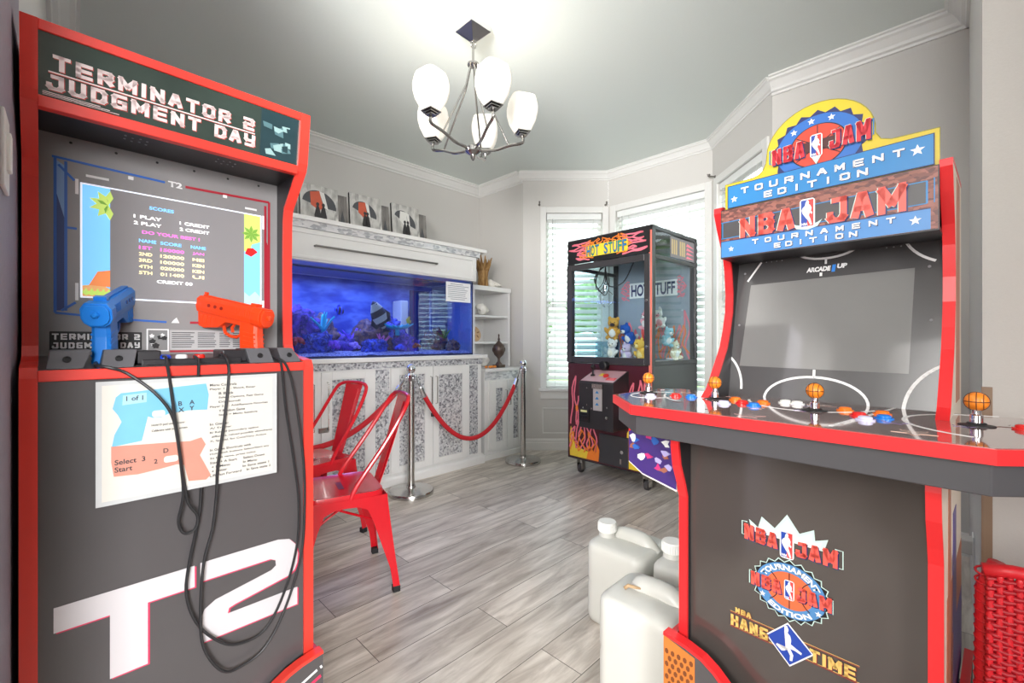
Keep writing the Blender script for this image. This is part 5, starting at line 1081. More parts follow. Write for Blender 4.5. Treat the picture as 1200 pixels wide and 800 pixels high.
# gravel, overflow box
mb = MB(); nx, ny = 60, 18
vs = [[mb._v((TX0 + .014 + (TX1 - TX0 - .028) * i / nx, TY0 + .014 + (TY1 - TY0 - .016) * j / ny, (0.006 if j == 0 else 0.026) + 0.006 * math.sin(i * .5) * math.cos(j * .7) + random.uniform(0, .010) + 0.03 * j / ny)) for j in range(ny + 1)] for i in range(nx + 1)]
for i in range(nx):
    for j in range(ny): mb.face([vs[i][j], vs[i + 1][j], vs[i + 1][j + 1], vs[i][j + 1]])
gv = mb.build('gravel', blotch('tank_gravel', [(150, 150, 190), (196, 196, 220), (110, 110, 160)], 160, .8), tk, smooth='all'); gv['kind'] = 'stuff'
MB().box(2.17, 2.25, 3.62, 3.77, 0.02, 0.50).build('overflow_box', P('cream_overflow_box', (232, 226, 206), .4, noise=.06), tk, bevel=0.01)
MB().box(2.36, 2.58, 3.765, 3.778, 0.03, 0.62).build('back_screen', P('tank_navy_panel', (34, 44, 104), .4, noise=.1), tk)
# actinic lamps hang under the hood
for k, x in enumerate((1.15, 1.75, 2.3)):
    area('tank_lamp_light', (x, 3.46, 1.64), (0, 0, 0), 0.42, (5.5, 4.5, 1.3)[k], (0.42, 0.52, 1.0), 0.3)
lm = thing('tank_lamp', 'blue reef lamp bar under the hood above the water', 'lamp', (0, 0, 0))
MB().box(0.9, 2.5, 3.3, 3.62, 1.652, 1.6645).build('lamp_body', P('lamp_grey', (120, 124, 140), .4, .4, noise=0), lm, bevel=0.002)
RK = [blotch('reef_rock_%s' % n, c, 26, .9, 'noise', bump=.6, interp='LINEAR') for n, c in (('violet', [(70, 50, 150), (120, 84, 200), (60, 60, 120), (170, 120, 210)]), ('brown', [(96, 74, 70), (150, 110, 96), (70, 60, 90), (180, 150, 130)]), ('blue', [(40, 60, 170), (90, 110, 220), (50, 50, 120), (150, 160, 235)]))]
rocks = [(1.18, 3.44, .20, .18, .20, 0), (1.40, 3.55, .16, .15, .17, 1), (1.28, 3.32, .08, .12, .10, 2), (1.02, 3.5, .2, .15, .2, 1), (1.56, 3.5, .07, .13, .09, 0), (1.80, 3.46, .14, .16, .15, 1), (1.98, 3.52, .17, .15, .18, 2), (2.08, 3.36, .07, .11, .09, 0), (1.74, 3.30, .06, .10, .08, 2), (2.42, 3.45, .09, .11, .12, 1), (2.52, 3.3, .06, .06, .07, 1), (0.9, 3.4, .1, .09, .12, 0)]
where = ['at the cabinet side of the shoal of corals', '', '']
rlab = ['violet reef rock under the branching cyan coral', 'brown reef rock behind the cyan coral', 'blue reef rock low at the front glass near the left corals', 'tall brown reef rock at the back beside the tall cabinet edge', 'low violet reef rock in the gap of the tank', 'brown reef rock below the striped fish', 'blue reef rock carrying the teal table coral', 'violet reef rock by the pale overflow box', 'blue reef rock at the front glass below the striped fish', 'brown reef rock with a knobbly top right of the overflow box', 'small brown reef rock by the tank end', 'violet reef rock mostly hidden behind the tall cabinet']
for k, (x, y, z, r, h, m) in enumerate(rocks):
    mbr = MB().rock((0, 0, 0), (r, r * .75, h), k + 3, 4, .45, freq=1.6); zc_ = 1.0 + z * .75 + .02
    for v_ in mbr.bm.verts: v_.co.z = max(v_.co.z, 1.012 - zc_); v_.co.y = min(max(v_.co.y, 3.165 - y), 3.765 - y); v_.co.x = min(v_.co.x, 2.60 - x); v_.co.x = max(v_.co.x, .80 - x)
    tag(mbr.build('reef_rock', RK[m], smooth='all'), rlab[k], 'rock', 'rocks in the fish tank', (x, y, 1.0 + z * .75 + .02))
def coral(lab, x, y, z, s, col, kind, seed):
    rg = random.Random(seed); mat = P('coral_' + '_'.join(str(c) for c in col), col, .7, noise=.2, nscale=60)
    mb = MB()
    if kind == 'branch':
        for k in range(9):
            a = rg.uniform(0, 2 * PI); t = rg.uniform(.2, .9); p = Vector((0, 0, 0)); pts = [p.copy()]
            for q in range(4): p = p + Vector((math.cos(a) * t, math.sin(a) * t, 1 - .5 * t)) * s * .28; a += rg.uniform(-.5, .5); pts.append(p.copy())
            mb.tube(pts, [s * .09, s * .075, s * .06, s * .05, s * .03], 6)
    elif kind == 'table':
        mb.tube([(0, 0, 0), (0, 0, s * .4)], s * .12, 8)
        for k in range(14):
            a = 2 * PI * k / 14; rr = s * rg.uniform(.6, 1); mb.tube([(0, 0, s * .38), (math.cos(a) * rr * .6, math.sin(a) * rr * .4, s * .46), (math.cos(a) * rr, math.sin(a) * rr * .6, s * rg.uniform(.5, .66))], [s * .09, s * .07, s * .03], 6)
    else:
        for k in range(16):
            a = rg.uniform(0, 2 * PI); e = rg.uniform(.1, 1.3); d = Vector((math.cos(a) * math.cos(e), math.sin(a) * math.cos(e), math.sin(e))) * s * .5; mb.ball(d, s * rg.uniform(.14, .24), 8)
    tag(mb.build('coral', mat, smooth='all'), lab, 'coral', 'corals in the fish tank', (x, y, z))
for a in (('cyan branching coral on the violet rock at the tank front', 1.34, 3.34, 1.19, .15, (60, 210, 220), 'branch', 1), ('teal table coral on the blue rock in mid tank', 1.98, 3.36, 1.17, .16, (50, 200, 214), 'table', 2), ('red knobbly coral low beside the tall cabinet edge', 1.14, 3.26, 1.10, .08, (200, 60, 70), 'knob', 3),
          ('purple knobbly coral below the cyan branching coral', 1.38, 3.26, 1.07, .09, (150, 80, 210), 'knob', 4), ('pink branching coral beside the striped fish rock', 1.80, 3.30, 1.10, .09, (226, 110, 170), 'branch', 5), ('tan knobbly coral high on the brown rock behind cyan coral', 1.26, 3.46, 1.26, .09, (190, 150, 110), 'knob', 6),
          ('olive branching coral right of the overflow box', 2.47, 3.36, 1.15, .10, (110, 140, 60), 'branch', 7), ('violet branching coral at the back of mid tank', 1.62, 3.46, 1.12, .12, (140, 90, 230), 'branch', 8), ('rust knobbly coral at the foot of the teal coral', 2.1, 3.25, 1.07, .06, (190, 100, 60), 'knob', 9), ('blue knobbly coral at the front glass in mid tank', 1.92, 3.22, 1.06, .06, (70, 90, 230), 'knob', 10),
          ('dark knobbly coral topping the rock right of the overflow box', 2.42, 3.4, 1.20, .08, (90, 76, 80), 'knob', 11), ('lilac knobbly coral low in the tank gap', 1.56, 3.28, 1.07, .07, (190, 150, 230), 'knob', 12)): coral(*a)
def fish(lab, loc, s, cols, rot, tall=1.0):
    f = thing('fish', lab, 'fish', loc, 0, 'fish in the tank'); f.rotation_euler = rot
    mb = MB(); pr = [(0.02, -.5), (.10, -.42), (.21, -.2), (.25, 0), (.2, .2), (.1, .36), (.05, .44)]
    rings = []
    for r_, x in pr: rings.append([mb._v((x * s, r_ * .42 * s * math.cos(2 * PI * k / 14), r_ * 1.5 * tall * s * math.sin(2 * PI * k / 14))) for k in range(14)])
    for i, (A_, B_) in enumerate(zip(rings, rings[1:])):
        for k in range(14): mb.face([A_[k], A_[(k + 1) % 14], B_[(k + 1) % 14], B_[k]], i % 2)
    mb.face(rings[0]); mb.face(rings[-1]); mb.build('body', cols, f, smooth='all')
    mb = MB(); mb.prism([(.42 * s, -.03 * s), (.66 * s, -.2 * s), (.6 * s, 0), (.66 * s, .2 * s), (.42 * s, .03 * s)], -.008 * s, .008 * s, 'y'); mb.build('tail_fin', cols[0], f)
    mb = MB(); mb.prism([(-.2 * s, .28 * tall * s), (.1 * s, .55 * tall * s), (.34 * s, .42 * tall * s), (.3 * s, .12 * s)], -.008 * s, .008 * s, 'y'); mb.prism([(-.1 * s, -.3 * tall * s), (.14 * s, -.52 * tall * s), (.34 * s, -.36 * tall * s), (.3 * s, -.1 * s)], -.008 * s, .008 * s, 'y'); mb.build('fin', cols[0], f)
    mb = MB(); mb.ball((-.38 * s, .05 * s, .05 * s), .022 * s, 8); mb.ball((-.38 * s, -.05 * s, .05 * s), .022 * s, 8); mb.build('eye', INK, f)
FB = P('fish_charcoal', (52, 50, 58), .4, noise=.1); FW = P('fish_cream', (214, 208, 176), .4, noise=.1); FY = P('fish_yellow', (240, 210, 50), .4, noise=.05); FBL = P('fish_blue', (50, 80, 230), .4, noise=.05)
fish('large charcoal and cream striped fish hanging steeply in mid tank', (1.80, 3.34, 1.33), .26, [FB, FW], (0, R(62), R(10)), .8)
fish('small yellow fish near the teal table coral', (2.10, 3.38, 1.30), .08, [FY, FY], (0, R(8), R(30)))
fish('small blue fish above the violet rocks', (1.50, 3.4, 1.36), .09, [FBL, FB], (0, R(-6), R(200)))

# hood over the tank
hdv = thing('tank_hood', 'white hood with long pull bar and mosaic cornice above the fish tank', 'hood', (0, 0, 0))
mb = MB(); mb.box(0.74, 2.64, 3.10, 3.80, 1.667, 1.885); mb.build('hood_body', FURN, hdv, bevel=0.003)
mb = MB()
for q in ((0.76, 2.62, 1.85, 1.872), (0.76, 2.62, 1.68, 1.70), (0.76, 0.79, 1.70, 1.85), (2.585, 2.62, 1.70, 1.85)): mb.box(q[0], q[1], 3.092, 3.102, q[2], q[3])
mb.build('hood_front_frame', FURN, hdv, bevel=0.002)
mb = MB(); mb.tube([(1.19, 3.095, 1.772), (1.19, 3.07, 1.772), (2.19, 3.07, 1.772), (2.19, 3.095, 1.772)], 0.0075, 8); mb.build('pull_bar', P('pewter_bar', (150, 148, 146), .3, .9, noise=0), hdv, smooth=True)
mb = MB(); mb.prism([(3.085, 1.885), (3.07, 1.93), (3.8, 1.93), (3.8, 1.885)], 0.74, 2.665, 'x'); mb.build('mosaic_cornice', MOSL, hdv)
MB().box(0.74, 2.73, 3.055, 3.82, 1.93, 1.961).build('hood_top', FURN, hdv, bevel=0.004)
# typed note taped on the glass
nt_ = thing('paper_note', 'white typed paper note taped to the upper right of the tank glass', 'note', (0, 3.1385, 0))
MB().box(2.325, 2.60, -0.0012, 0.0, 1.472, 1.645).build('paper', P('white_paper', (238, 238, 240), .6, noise=.01), nt_)
mb = MB()
for k in range(9): mb.box(2.345 + (0.03 if k in (0, 8) else 0), 2.58 - random.uniform(0, .05) - (0.04 if k in (0, 8) else 0), -0.0016, -0.0010, 1.625 - k * 0.0165, 1.629 - k * 0.0165)
mb.build('typed_lines', P('grey_typing', (110, 112, 130), .6, noise=0), nt_)

# canvases along the hood
CG = blotch('canvas_rain_grey', [(110, 110, 110), (168, 166, 162), (204, 202, 198), (150, 148, 146), (222, 220, 216)], 5, .6, 'noise', (2.5, 1, .8), interp='LINEAR')
CGD = blotch('canvas_dusk_grey', [(60, 58, 58), (104, 100, 98), (140, 136, 132), (84, 78, 76)], 7, .6, 'noise', (2, 1, .6), interp='LINEAR')
UO = P('umbrella_orange_paint', (200, 92, 66), .6, noise=.15, nscale=20); UW = P('umbrella_white_paint', (224, 222, 218), .6, noise=.05); UG = P('umbrella_slate_paint', (78, 80, 84), .6, noise=.2, nscale=25); UK = P('figure_black_paint', (50, 48, 50), .6, noise=.3, nscale=30); UR = P('figure_red_paint', (140, 60, 60), .6, noise=.2)
CED = P('canvas_edge_black', (48, 46, 46), .7, noise=.1)
def canvas(lab, x0, x1, z1, kind, y=3.36, tilt=0.03):
    cz0 = 1.9612; c = thing('canvas_picture', lab, 'picture', ((x0 + x1) / 2, y, cz0), 0, 'canvases standing on the tank hood'); c.rotation_euler = (R(-5), 0, 0)
    wd = (x1 - x0) / 2; h = z1 - cz0
    MB().box(-wd, wd, 0, 0.022, 0.0, h).build('stretcher', CED, c)
    mb = MB(); mb.box(-wd + .0005, wd - .0005, -0.0012, 0, 0.001, h - .001, 0); p = lambda a, b: (-wd + a * 2 * wd, b * h)
    def pol(pts, k, m): mb.prism([p(*q) for q in pts], -0.0012 - .0005 * k, -0.0006 - .0005 * (k - 1), 'y', m)
    if kind[0] == 'u':
        cx_, cz_, r1, r2, tl = kind[1:6]
        def um(pts): 
            ca, sa = math.cos(R(tl)), math.sin(R(tl)); return [(cx_ + (a * ca - b * sa), cz_ + (a * sa + b * ca)) for a, b in pts]
        pol(um([(r1 * math.cos(R(a)), r2 * math.sin(R(a))) for a in range(0, 181, 12)] + [(r1 * .5, -.05), (0, .0), (-r1 * .5, -.05)]), 1, 3)
        pol(um([(-r1 * .12, r2 * .99), (r1 * .18, r2 * .97), (r1 * .52, -.05), (r1 * .3, -.02), (r1 * .05, r2 * .55)]), 2, 2)
        pol(um([(-r1 * .62, r2 * .72), (-r1 * .1, r2 * .98), (r1 * .04, r2 * .5), (r1 * .25, -.02), (0, -.12), (-r1 * .5, -.05)]), 3, 1 if kind[6] else 2)
        for dx in kind[7]:
            pol([(cx_ + dx - .07, .02), (cx_ + dx - .09, .3), (cx_ + dx - .05, .44), (cx_ + dx - .02, .52), (cx_ + dx + .03, .52), (cx_ + dx + .06, .43), (cx_ + dx + .09, .28), (cx_ + dx + .07, .03), (cx_ + dx + .02, .02), (cx_ + dx, .16), (cx_ + dx - .02, .02)], 4, 4)
            mb.prism(arc(*p(cx_ + dx + .005, .56), .012, .014, 0, 340, 10), -.0034, -.0025, 'y', 4)
        pol([(.30, .0), (.7, .0), (.62, .05), (.36, .06)], 1, 3)
    else:
        pol([(.2, .02), (.55, .02), (.7, .35), (.5, .6), (.3, .4)], 1, 3); pol([(.45, .05), (.75, .04), (.7, .2), (.5, .22)], 2, 5)
    mb.build('painting', [CGD if kind[0] == 'd' else CG, UO, UW, UG, UK, UR], c)
canvas('narrow dark rain canvas half hidden at the cabinet end of the hood', 1.09, 1.178, 2.262, ('d',), 3.38)
canvas('square canvas of a couple under a wide orange-lit umbrella, nearest the tall cabinet', 1.188, 1.468, 2.285, ('u', .50, .54, .45, .34, -8, True, (-.06, .09)), 3.345)
canvas('narrow dark rain canvas between the wide-umbrella and tilted-umbrella pictures', 1.478, 1.556, 2.262, ('d',), 3.38)
canvas('square canvas of a figure under a tilted umbrella with an orange wedge, middle of three', 1.562, 1.836, 2.297, ('u', .45, .56, .38, .27, -14, True, (.0, .08)), 3.345)
canvas('narrow dark canvas with red tinge between tilted-umbrella and white-umbrella pictures', 1.846, 1.924, 2.262, ('d',), 3.38)
canvas('square canvas of figures under a grey and white umbrella', 1.930, 2.198, 2.296, ('u', .47, .57, .40, .26, -20, False, (-.02, .09)), 3.345)
canvas('narrow dark rain canvas last towards the room corner', 2.208, 2.296, 2.262, ('d',), 3.38)

# corner cabinet, shelf unit and ornaments
sm = thing('corner_cabinet', 'small white corner cabinet with narrow mosaic panels right of the tank cabinet', 'cabinet', (0, 0, 0))
QY = 3.13
mb = MB(); mb.box(2.765, 3.30, QY, 3.80, 0.05, 0.832); mb.box(2.755, 3.302, QY - 0.02, 3.8, 0.0, 0.05); mb.build('carcass', FURN, sm, bevel=0.003)
MB().box(2.77, 3.297, QY - 0.006, QY + 0.002, 0.755, 0.83).build('mosaic_frieze', MOSL, sm)
cab_door(sm, 2.815, 3.043, 0.085, 0.742, 2.90, 2.99, 0.155, 0.672, QY + 0.002, 3.025, 0.5, 0.65)
cab_door(sm, 3.05, 3.285, 0.085, 0.742, 3.135, 3.205, 0.155, 0.672, QY + 0.002, 3.075, 0.5, 0.65)
MB().box(2.755, 3.31, QY - 0.03, 3.82, 0.832, 0.862).build('cabinet_top', FURN, sm, bevel=0.003)
shf = thing('shelf_unit', 'white open shelf unit in the room corner above the small cabinet', 'shelf', (0, 0, 0.8625))
S0, S1, SF, SB = 2.77, 3.285, 3.31, 3.70
for x in (S0, S1 - .03): MB().box(x, x + .03, SF, SB, 0, 0.80).build('upright', FURN, shf, bevel=0.002)
MB().box(S0, S1, SB, SB + .012, 0, 0.80).build('shelf_back', FURN, shf)
for z in (0.235, 0.50): MB().box(S0 + .03, S1 - 0.03, SF + .01, SB, z, z + 0.02).build('shelf_board', FURN, shf, bevel=0.002)
MB().box(S0, S1 + .005, SF - .008, SB, 0.765, 0.81).build('shelf_top', FURN, shf, bevel=0.003)
# urn, coral chain, driftwood, shells
ur = thing('trophy_urn', 'dark bronze lidded urn on the small corner cabinet', 'urn', (3.03, 3.215, 0.8625))
BRZ = P('dark_bronze', (92, 76, 68), .35, .5, noise=.2, nscale=30)
MB().box(-0.045, 0.045, -0.045, 0.045, 0, 0.028).build('base', BRZ, ur, bevel=0.004)
MB().lathe([(0.038, 0.028), (0.03, 0.04), (0.014, 0.062), (0.012, 0.085), (0.02, 0.10), (0.046, 0.125), (0.058, 0.16), (0.06, 0.19), (0.054, 0.205), (0.056, 0.212)], seg=24).build('bowl', BRZ, ur, smooth=True)
MB().lathe([(0.056, 0.212), (0.05, 0.222), (0.03, 0.24), (0.014, 0.258), (0.009, 0.27), (0.013, 0.28), (0.008, 0.29), (0.006, 0.31), (0.009, 0.318), (0.001, 0.336)], seg=20).build('lid', BRZ, ur, smooth=True)
mb = MB()
for q in (-1, 1): mb.tube(smooth_path([(q * .056, 0, .2), (q * .078, 0, .195), (q * .08, 0, .165), (q * .052, 0, .14)], 4), 0.005, 8)
mb.build('handle', BRZ, ur, smooth=True)
mb = MB()
for k in range(11): mb.ball((-.06 + .012 * k + .006 * math.sin(k * 2.1), .02 * math.sin(k * 1.3), .012), (.014, .011, .011), 10)
tag(mb.build('orange_bead_string', P('amber_orange_bead', (226, 140, 52), .4, noise=.1), smooth='all'), 'string of orange beads lying beside the bronze urn', 'beads', None, (2.905, 3.2, 0.863))
dw = thing('driftwood_vase', 'brown dried-bark vase sprouting ragged fingers atop the corner shelf', 'vase', (3.0, 3.42, 1.6725))
DWM = blotch('dried_bark', [(112, 80, 44), (160, 120, 70), (196, 158, 104)], 18, .8, 'noise', (2, 2, .5), interp='LINEAR')
MB().lathe([(0.05, 0), (0.056, 0.03), (0.05, 0.10), (0.058, 0.17), (0.066, 0.20)], seg=14).build('stem', DWM, dw, smooth='all')
mb = MB(); rg = random.Random(3)
for k in range(13):
    a = 2 * PI * k / 13; mb.tube([(math.cos(a) * .045, math.sin(a) * .045, .17), (math.cos(a) * .07, math.sin(a) * .06, .23), (math.cos(a) * (.07 + rg.uniform(0, .05)), math.sin(a) * .08, rg.uniform(.26, .33))], [.017, .014, .005], 6)
mb.build('ragged_rim', DWM, dw, smooth='all')
SHW = P('shell_white', (234, 230, 222), .45, noise=.08, nscale=25); SHP = P('shell_tan', (206, 170, 130), .45, noise=.15, nscale=25)
def conch(lab, loc, s, mat, rz):
    t = thing('sea_shell', lab, 'shell', loc, rz, 'shells on the corner shelves')
    mb = MB(); pts = []; rr = []
    for k in range(40):
        u = k / 39; a = u * 5 * PI; r_ = s * .42 * (1 - u) ** 1.2; pts.append((r_ * math.cos(a) * .6, r_ * math.sin(a) * .6, s * .38 + s * .0 * u)); 
    pts = [(s * (-.5 + 1.0 * k / 39), .12 * s * (1 - k / 39) * math.cos(k * .9), s * .33 + .12 * s * (1 - k / 39) * math.sin(k * .9)) for k in range(40)]
    rr = [s * (.30 * (1 - k / 39) ** .8 * (0.86 + .14 * math.sin(k * .9)) + .01) for k in range(40)]
    mb.tube(pts, rr, 12); mb.build('whorl', mat, t, smooth='all')
    mb = MB()
    for k in range(7): a = 2 * PI * k / 7; mb.lathe([(s * .07, 0), (s * .005, s * .2)], (-.35 * s + .06 * s * k, .22 * s * math.cos(a), s * .33 + .22 * s * math.sin(a)), 6, rot=Euler((-a + PI / 2 - PI, 0, 0)))
    mb.ball((-.42 * s, 0, s * .3), (s * .14, s * .2, s * .24), 12); mb.build('lip', mat, t, smooth='all')
conch('spiky white conch shell on the upper open shelf', (3.03, 3.43, 1.3835), .17, SHW, .4)
conch('smooth white shell on top of the corner shelf beside the bark vase', (3.17, 3.42, 1.666), .14, SHW, -.3)
conch('white shell low on the small cabinet under the shelves', (2.93, 3.42, .8565), .16, SHW, 2.4)
sd = thing('sand_dollar', 'round tan sand dollar disc leaning on the lower open shelf', 'shell', (2.90, 3.42, 1.1185)); sd.rotation_euler = (R(76), 0, 0)
MB().lathe([(0.001, 0), (0.075, 0.001), (0.08, 0.008), (0.06, 0.018), (0.001, 0.024)], (0, 0.08, 0), 24).build('disc', SHP, sd, smooth=True)
mb = MB()
for k in range(5): a = R(90 + 72 * k); mb.ball((0.036 * math.cos(a), 0.08 + 0.036 * math.sin(a), 0.021), (0.02, 0.008, 0.003), 10, rot=Euler((0, 0, a)))
mb.build('petal_mark', P('shell_brown_mark', (150, 110, 76), .5, noise=.1), sd, smooth='all')

# ------------------------------------------------------------------ stanchions and velvet ropes
def stanchion():
    t = thing('stanchion', '', 'stanchion', (0, 0, 0), 0, 'polished rope stanchions')
    MB().lathe([(0.165, 0), (0.165, 0.022), (0.160, 0.030), (0.06, 0.036), (0.035, 0.044), (0.032, 0.06)], seg=40).build('base', STEEL, t, smooth=True)
    MB().lathe([(0.0255, 0.045), (0.0255, 0.845)], seg=24).build('post', STEEL, t, smooth=True)
    mb = MB(); mb.lathe([(0.03, 0.83), (0.03, 0.872), (0.022, 0.878), (0.018, 0.888), (0.026, 0.893)], seg=24)
    for a in (0, PI / 2, PI, 1.5 * PI): mb.tube([(0.03 * math.cos(a), 0.03 * math.sin(a), 0.85), (0.043 * math.cos(a), 0.043 * math.sin(a), 0.853), (0.043 * math.cos(a), 0.043 * math.sin(a), 0.868)], 0.004, 8)
    mb.build('collar', CHROME, t, smooth=True)
    MB().ball((0, 0, 0.918), 0.035, 24).build('ball_finial', CHROME, t, smooth='all')
    return t
s0 = stanchion(); s0.location = (1.79, 2.845, 0); s0['label'] = 'polished steel rope stanchion beside the red chairs before the tank cabinet'
s1 = copy_tree(s0); s1.location = (2.99, 2.845, 0); s1['label'] = 'polished steel rope stanchion before the small corner cabinet and urn'
s2 = copy_tree(s0); s2.location = (0.36, 2.895, 0); s2['label'] = 'polished steel rope stanchion hidden behind the tall light-gun cabinet'
VEL = P('red_velvet', (196, 26, 38), 0.75, noise=.12, nscale=60)
def rope(lab, xa, xb, sag, ya=2.845, yb=2.845):
    t = thing('velvet_rope', lab, 'rope', (0, 0, 0), 0, 'red velvet ropes between the stanchions')
    n = 28; f = lambda u: (xa + (xb - xa) * u, ya + (yb - ya) * u, 0.845 - sag * 4 * u * (1 - u))
    MB().tube([f(.055 + .89 * k / n) for k in range(n + 1)], 0.0185, 12).build('rope', VEL, t, smooth=True)
    for a, b in ((.055, .0), (.945, 1.0)):
        p0, p1 = Vector(f(a)), Vector(f(b)); p1.z += .02
        mb = MB(); d = (p1 - p0); mb.tube([p0 - d * .25, p0 + d * .32], 0.020, 12); mb.tube([p0 + d * .3, p0 + d * .6], 0.008, 8); mb.tube([p0 + d * .55, p0 + d * .9, p1 + Vector((0, 0, .012)), p1], 0.0045, 8); mb.build('hook', CHROME, t, smooth=True)
rope('red velvet rope sagging between the two polished stanchions', 1.83, 2.95, 0.53)
rope('red velvet rope running from the stanchion behind the red chairs', 0.40, 1.75, 0.40, 2.893, 2.847)

# ------------------------------------------------------------------ red metal chairs (back towards local +y)
REDM = P('red_gloss_enamel', (214, 24, 38), 0.22, noise=0.03, coat=0.5)
def metal_chair(lab, loc, rz):
    t = thing('metal_chair', lab, 'chair', loc, rz, 'red metal chairs')
    sh = 0.452; hw = 0.175
    mb = MB(); o_ = rrect(-hw, hw, -hw, hw - .005, 0.06, 5); i_ = rrect(-hw + .03, hw - .03, -hw + .03, hw - .035, 0.045, 5)
    a = [mb._v((x, y, sh - .012)) for x, y in o_]; b = [mb._v((x * .985, y * .985, sh)) for x, y in o_]; c = [mb._v((x, y, sh - .006)) for x, y in i_]; d = [mb._v((x, y, sh - .014)) for x, y in o_]
    n = len(o_); e = [mb._v((x * 1.01, y * 1.01, sh - .05)) for x, y in o_]
    for k in range(n):
        j = (k + 1) % n; mb.face([a[k], a[j], b[j], b[k]]); mb.face([b[k], b[j], c[j], c[k]]); mb.face([e[k], e[j], a[j], a[k]])
    mb.face(c)
    s_ = mb.build('seat', REDM, t, smooth=True, angle=50)
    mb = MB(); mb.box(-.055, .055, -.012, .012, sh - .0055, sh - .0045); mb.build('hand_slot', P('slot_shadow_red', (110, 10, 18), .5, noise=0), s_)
    # each leg: two tapered half-panels meeting at the splayed corner, arched into the apron
    def wz(z): return hw + .002 + 0.048 * ((sh - .02 - z) / (sh - .02)) ** 1.15
    for sx_ in (-1, 1):
        for sy_ in (-1, 1):
            mb = MB()
            for side in (0, 1):
                outer, inner = [], []
                for k in range(15):
                    z = sh - .02 - (sh - .045) * k / 14; ww = wz(z); outer.append((ww, z))
                    f = k / 14
                    if f < .16: u = 0.0; zz = sh - .062 - 0.0 * f
                    leg_w = .030 + .065 * max(0, 1 - f * 1.25)
                    inner.append((ww - leg_w, z))
                arch = [(0.0, sh - .055), (.05, sh - .058), (.09, sh - .075)]
                inner = [q for q in inner if q[1] < sh - .12]
                poly = [(0.0, sh - .02)] + outer + inner[::-1] + arch[::-1]
                def pos(u, z, th):
                    ww = wz(z) - th
                    return (sx_ * u, sy_ * ww, z) if side == 0 else (sx_ * ww, sy_ * u, z)
                A_ = [mb._v(pos(u, z, 0)) for u, z in poly]; B_ = [mb._v(pos(min(u, wz(z) - .003), z, .003)) for u, z in poly]
                # strips: outer edge to inner edge, to keep faces well shaped
                mb.face(A_); mb.face(B_[::-1])
                for k in range(len(poly)): j = (k + 1) % len(poly); mb.face([A_[k], B_[k], B_[j], A_[j]])
            lg = mb.build('leg', REDM, t)
            w0 = wz(.025); mb = MB(); mb.box(sx_ * (w0 - .030), sx_ * (w0 + .002), sy_ * (w0 - .030), sy_ * (w0 + .002), 0, .028); mb.build('rubber_foot', RUBBER, lg, bevel=.003)
    mb = MB(); zc = .30; q = wz(zc) - .012
    mb.tube([(-q, -q, zc), (0, 0, zc + .03), (q, q, zc)], .006, 8); mb.tube([(q, -q, zc), (0, 0, zc + .036), (-q, q, zc)], .006, 8); mb.build('cross_brace', REDM, t, smooth=True)
    # tubular hoop and pressed splat
    mb = MB(); hp = [(-hw + .004, .02, sh - .02), (-hw + .006, .05, sh + .04), (-.168, .165, sh + .2), (-.160, .236, sh + .31)]
    top = [(-.145, .276, sh + .376), (-.110, .294, sh + .402), (-.05, .300, sh + .410)]
    full = hp + top + [(-x, y, z) for x, y, z in top[::-1]] + [(-x, y, z) for x, y, z in hp[::-1]]
    mb.tube(smooth_path(full, 5), 0.0105, 10); mb.build('back_hoop', REDM, t, smooth=True)
    mb = MB(); z0, z1 = sh - .01, sh + .40
    for a0, a1, yo, hwf in ((0, 1, 0, 1.0), (.06, .94, -.006, .72)):
        v = []
        for k in range(9):
            f = a0 + (a1 - a0) * k / 8; hwid = (.052 + .028 * f) * hwf; y = .17 + .127 * f ** .95; z = z0 + (z1 - z0) * f
            v.append([mb._v((-hwid, y + yo, z)), mb._v((hwid, y + yo, z)), mb._v((hwid, y + yo + .003, z)), mb._v((-hwid, y + yo + .003, z))])
        for p_, q_ in zip(v, v[1:]):
            for k in range(4): mb.face([p_[k], p_[(k + 1) % 4], q_[(k + 1) % 4], q_[k]])
        mb.face(v[0]); mb.face(v[-1])
    mb.build('splat', REDM, t, smooth=True)
    return t
metal_chair('red enamelled metal chair in front, its seat just behind the tall cabinet', (0.896, 2.035, 0), R(-105))
metal_chair('red enamelled metal chair farther back near the velvet rope', (0.985, 2.63, 0), R(-79))

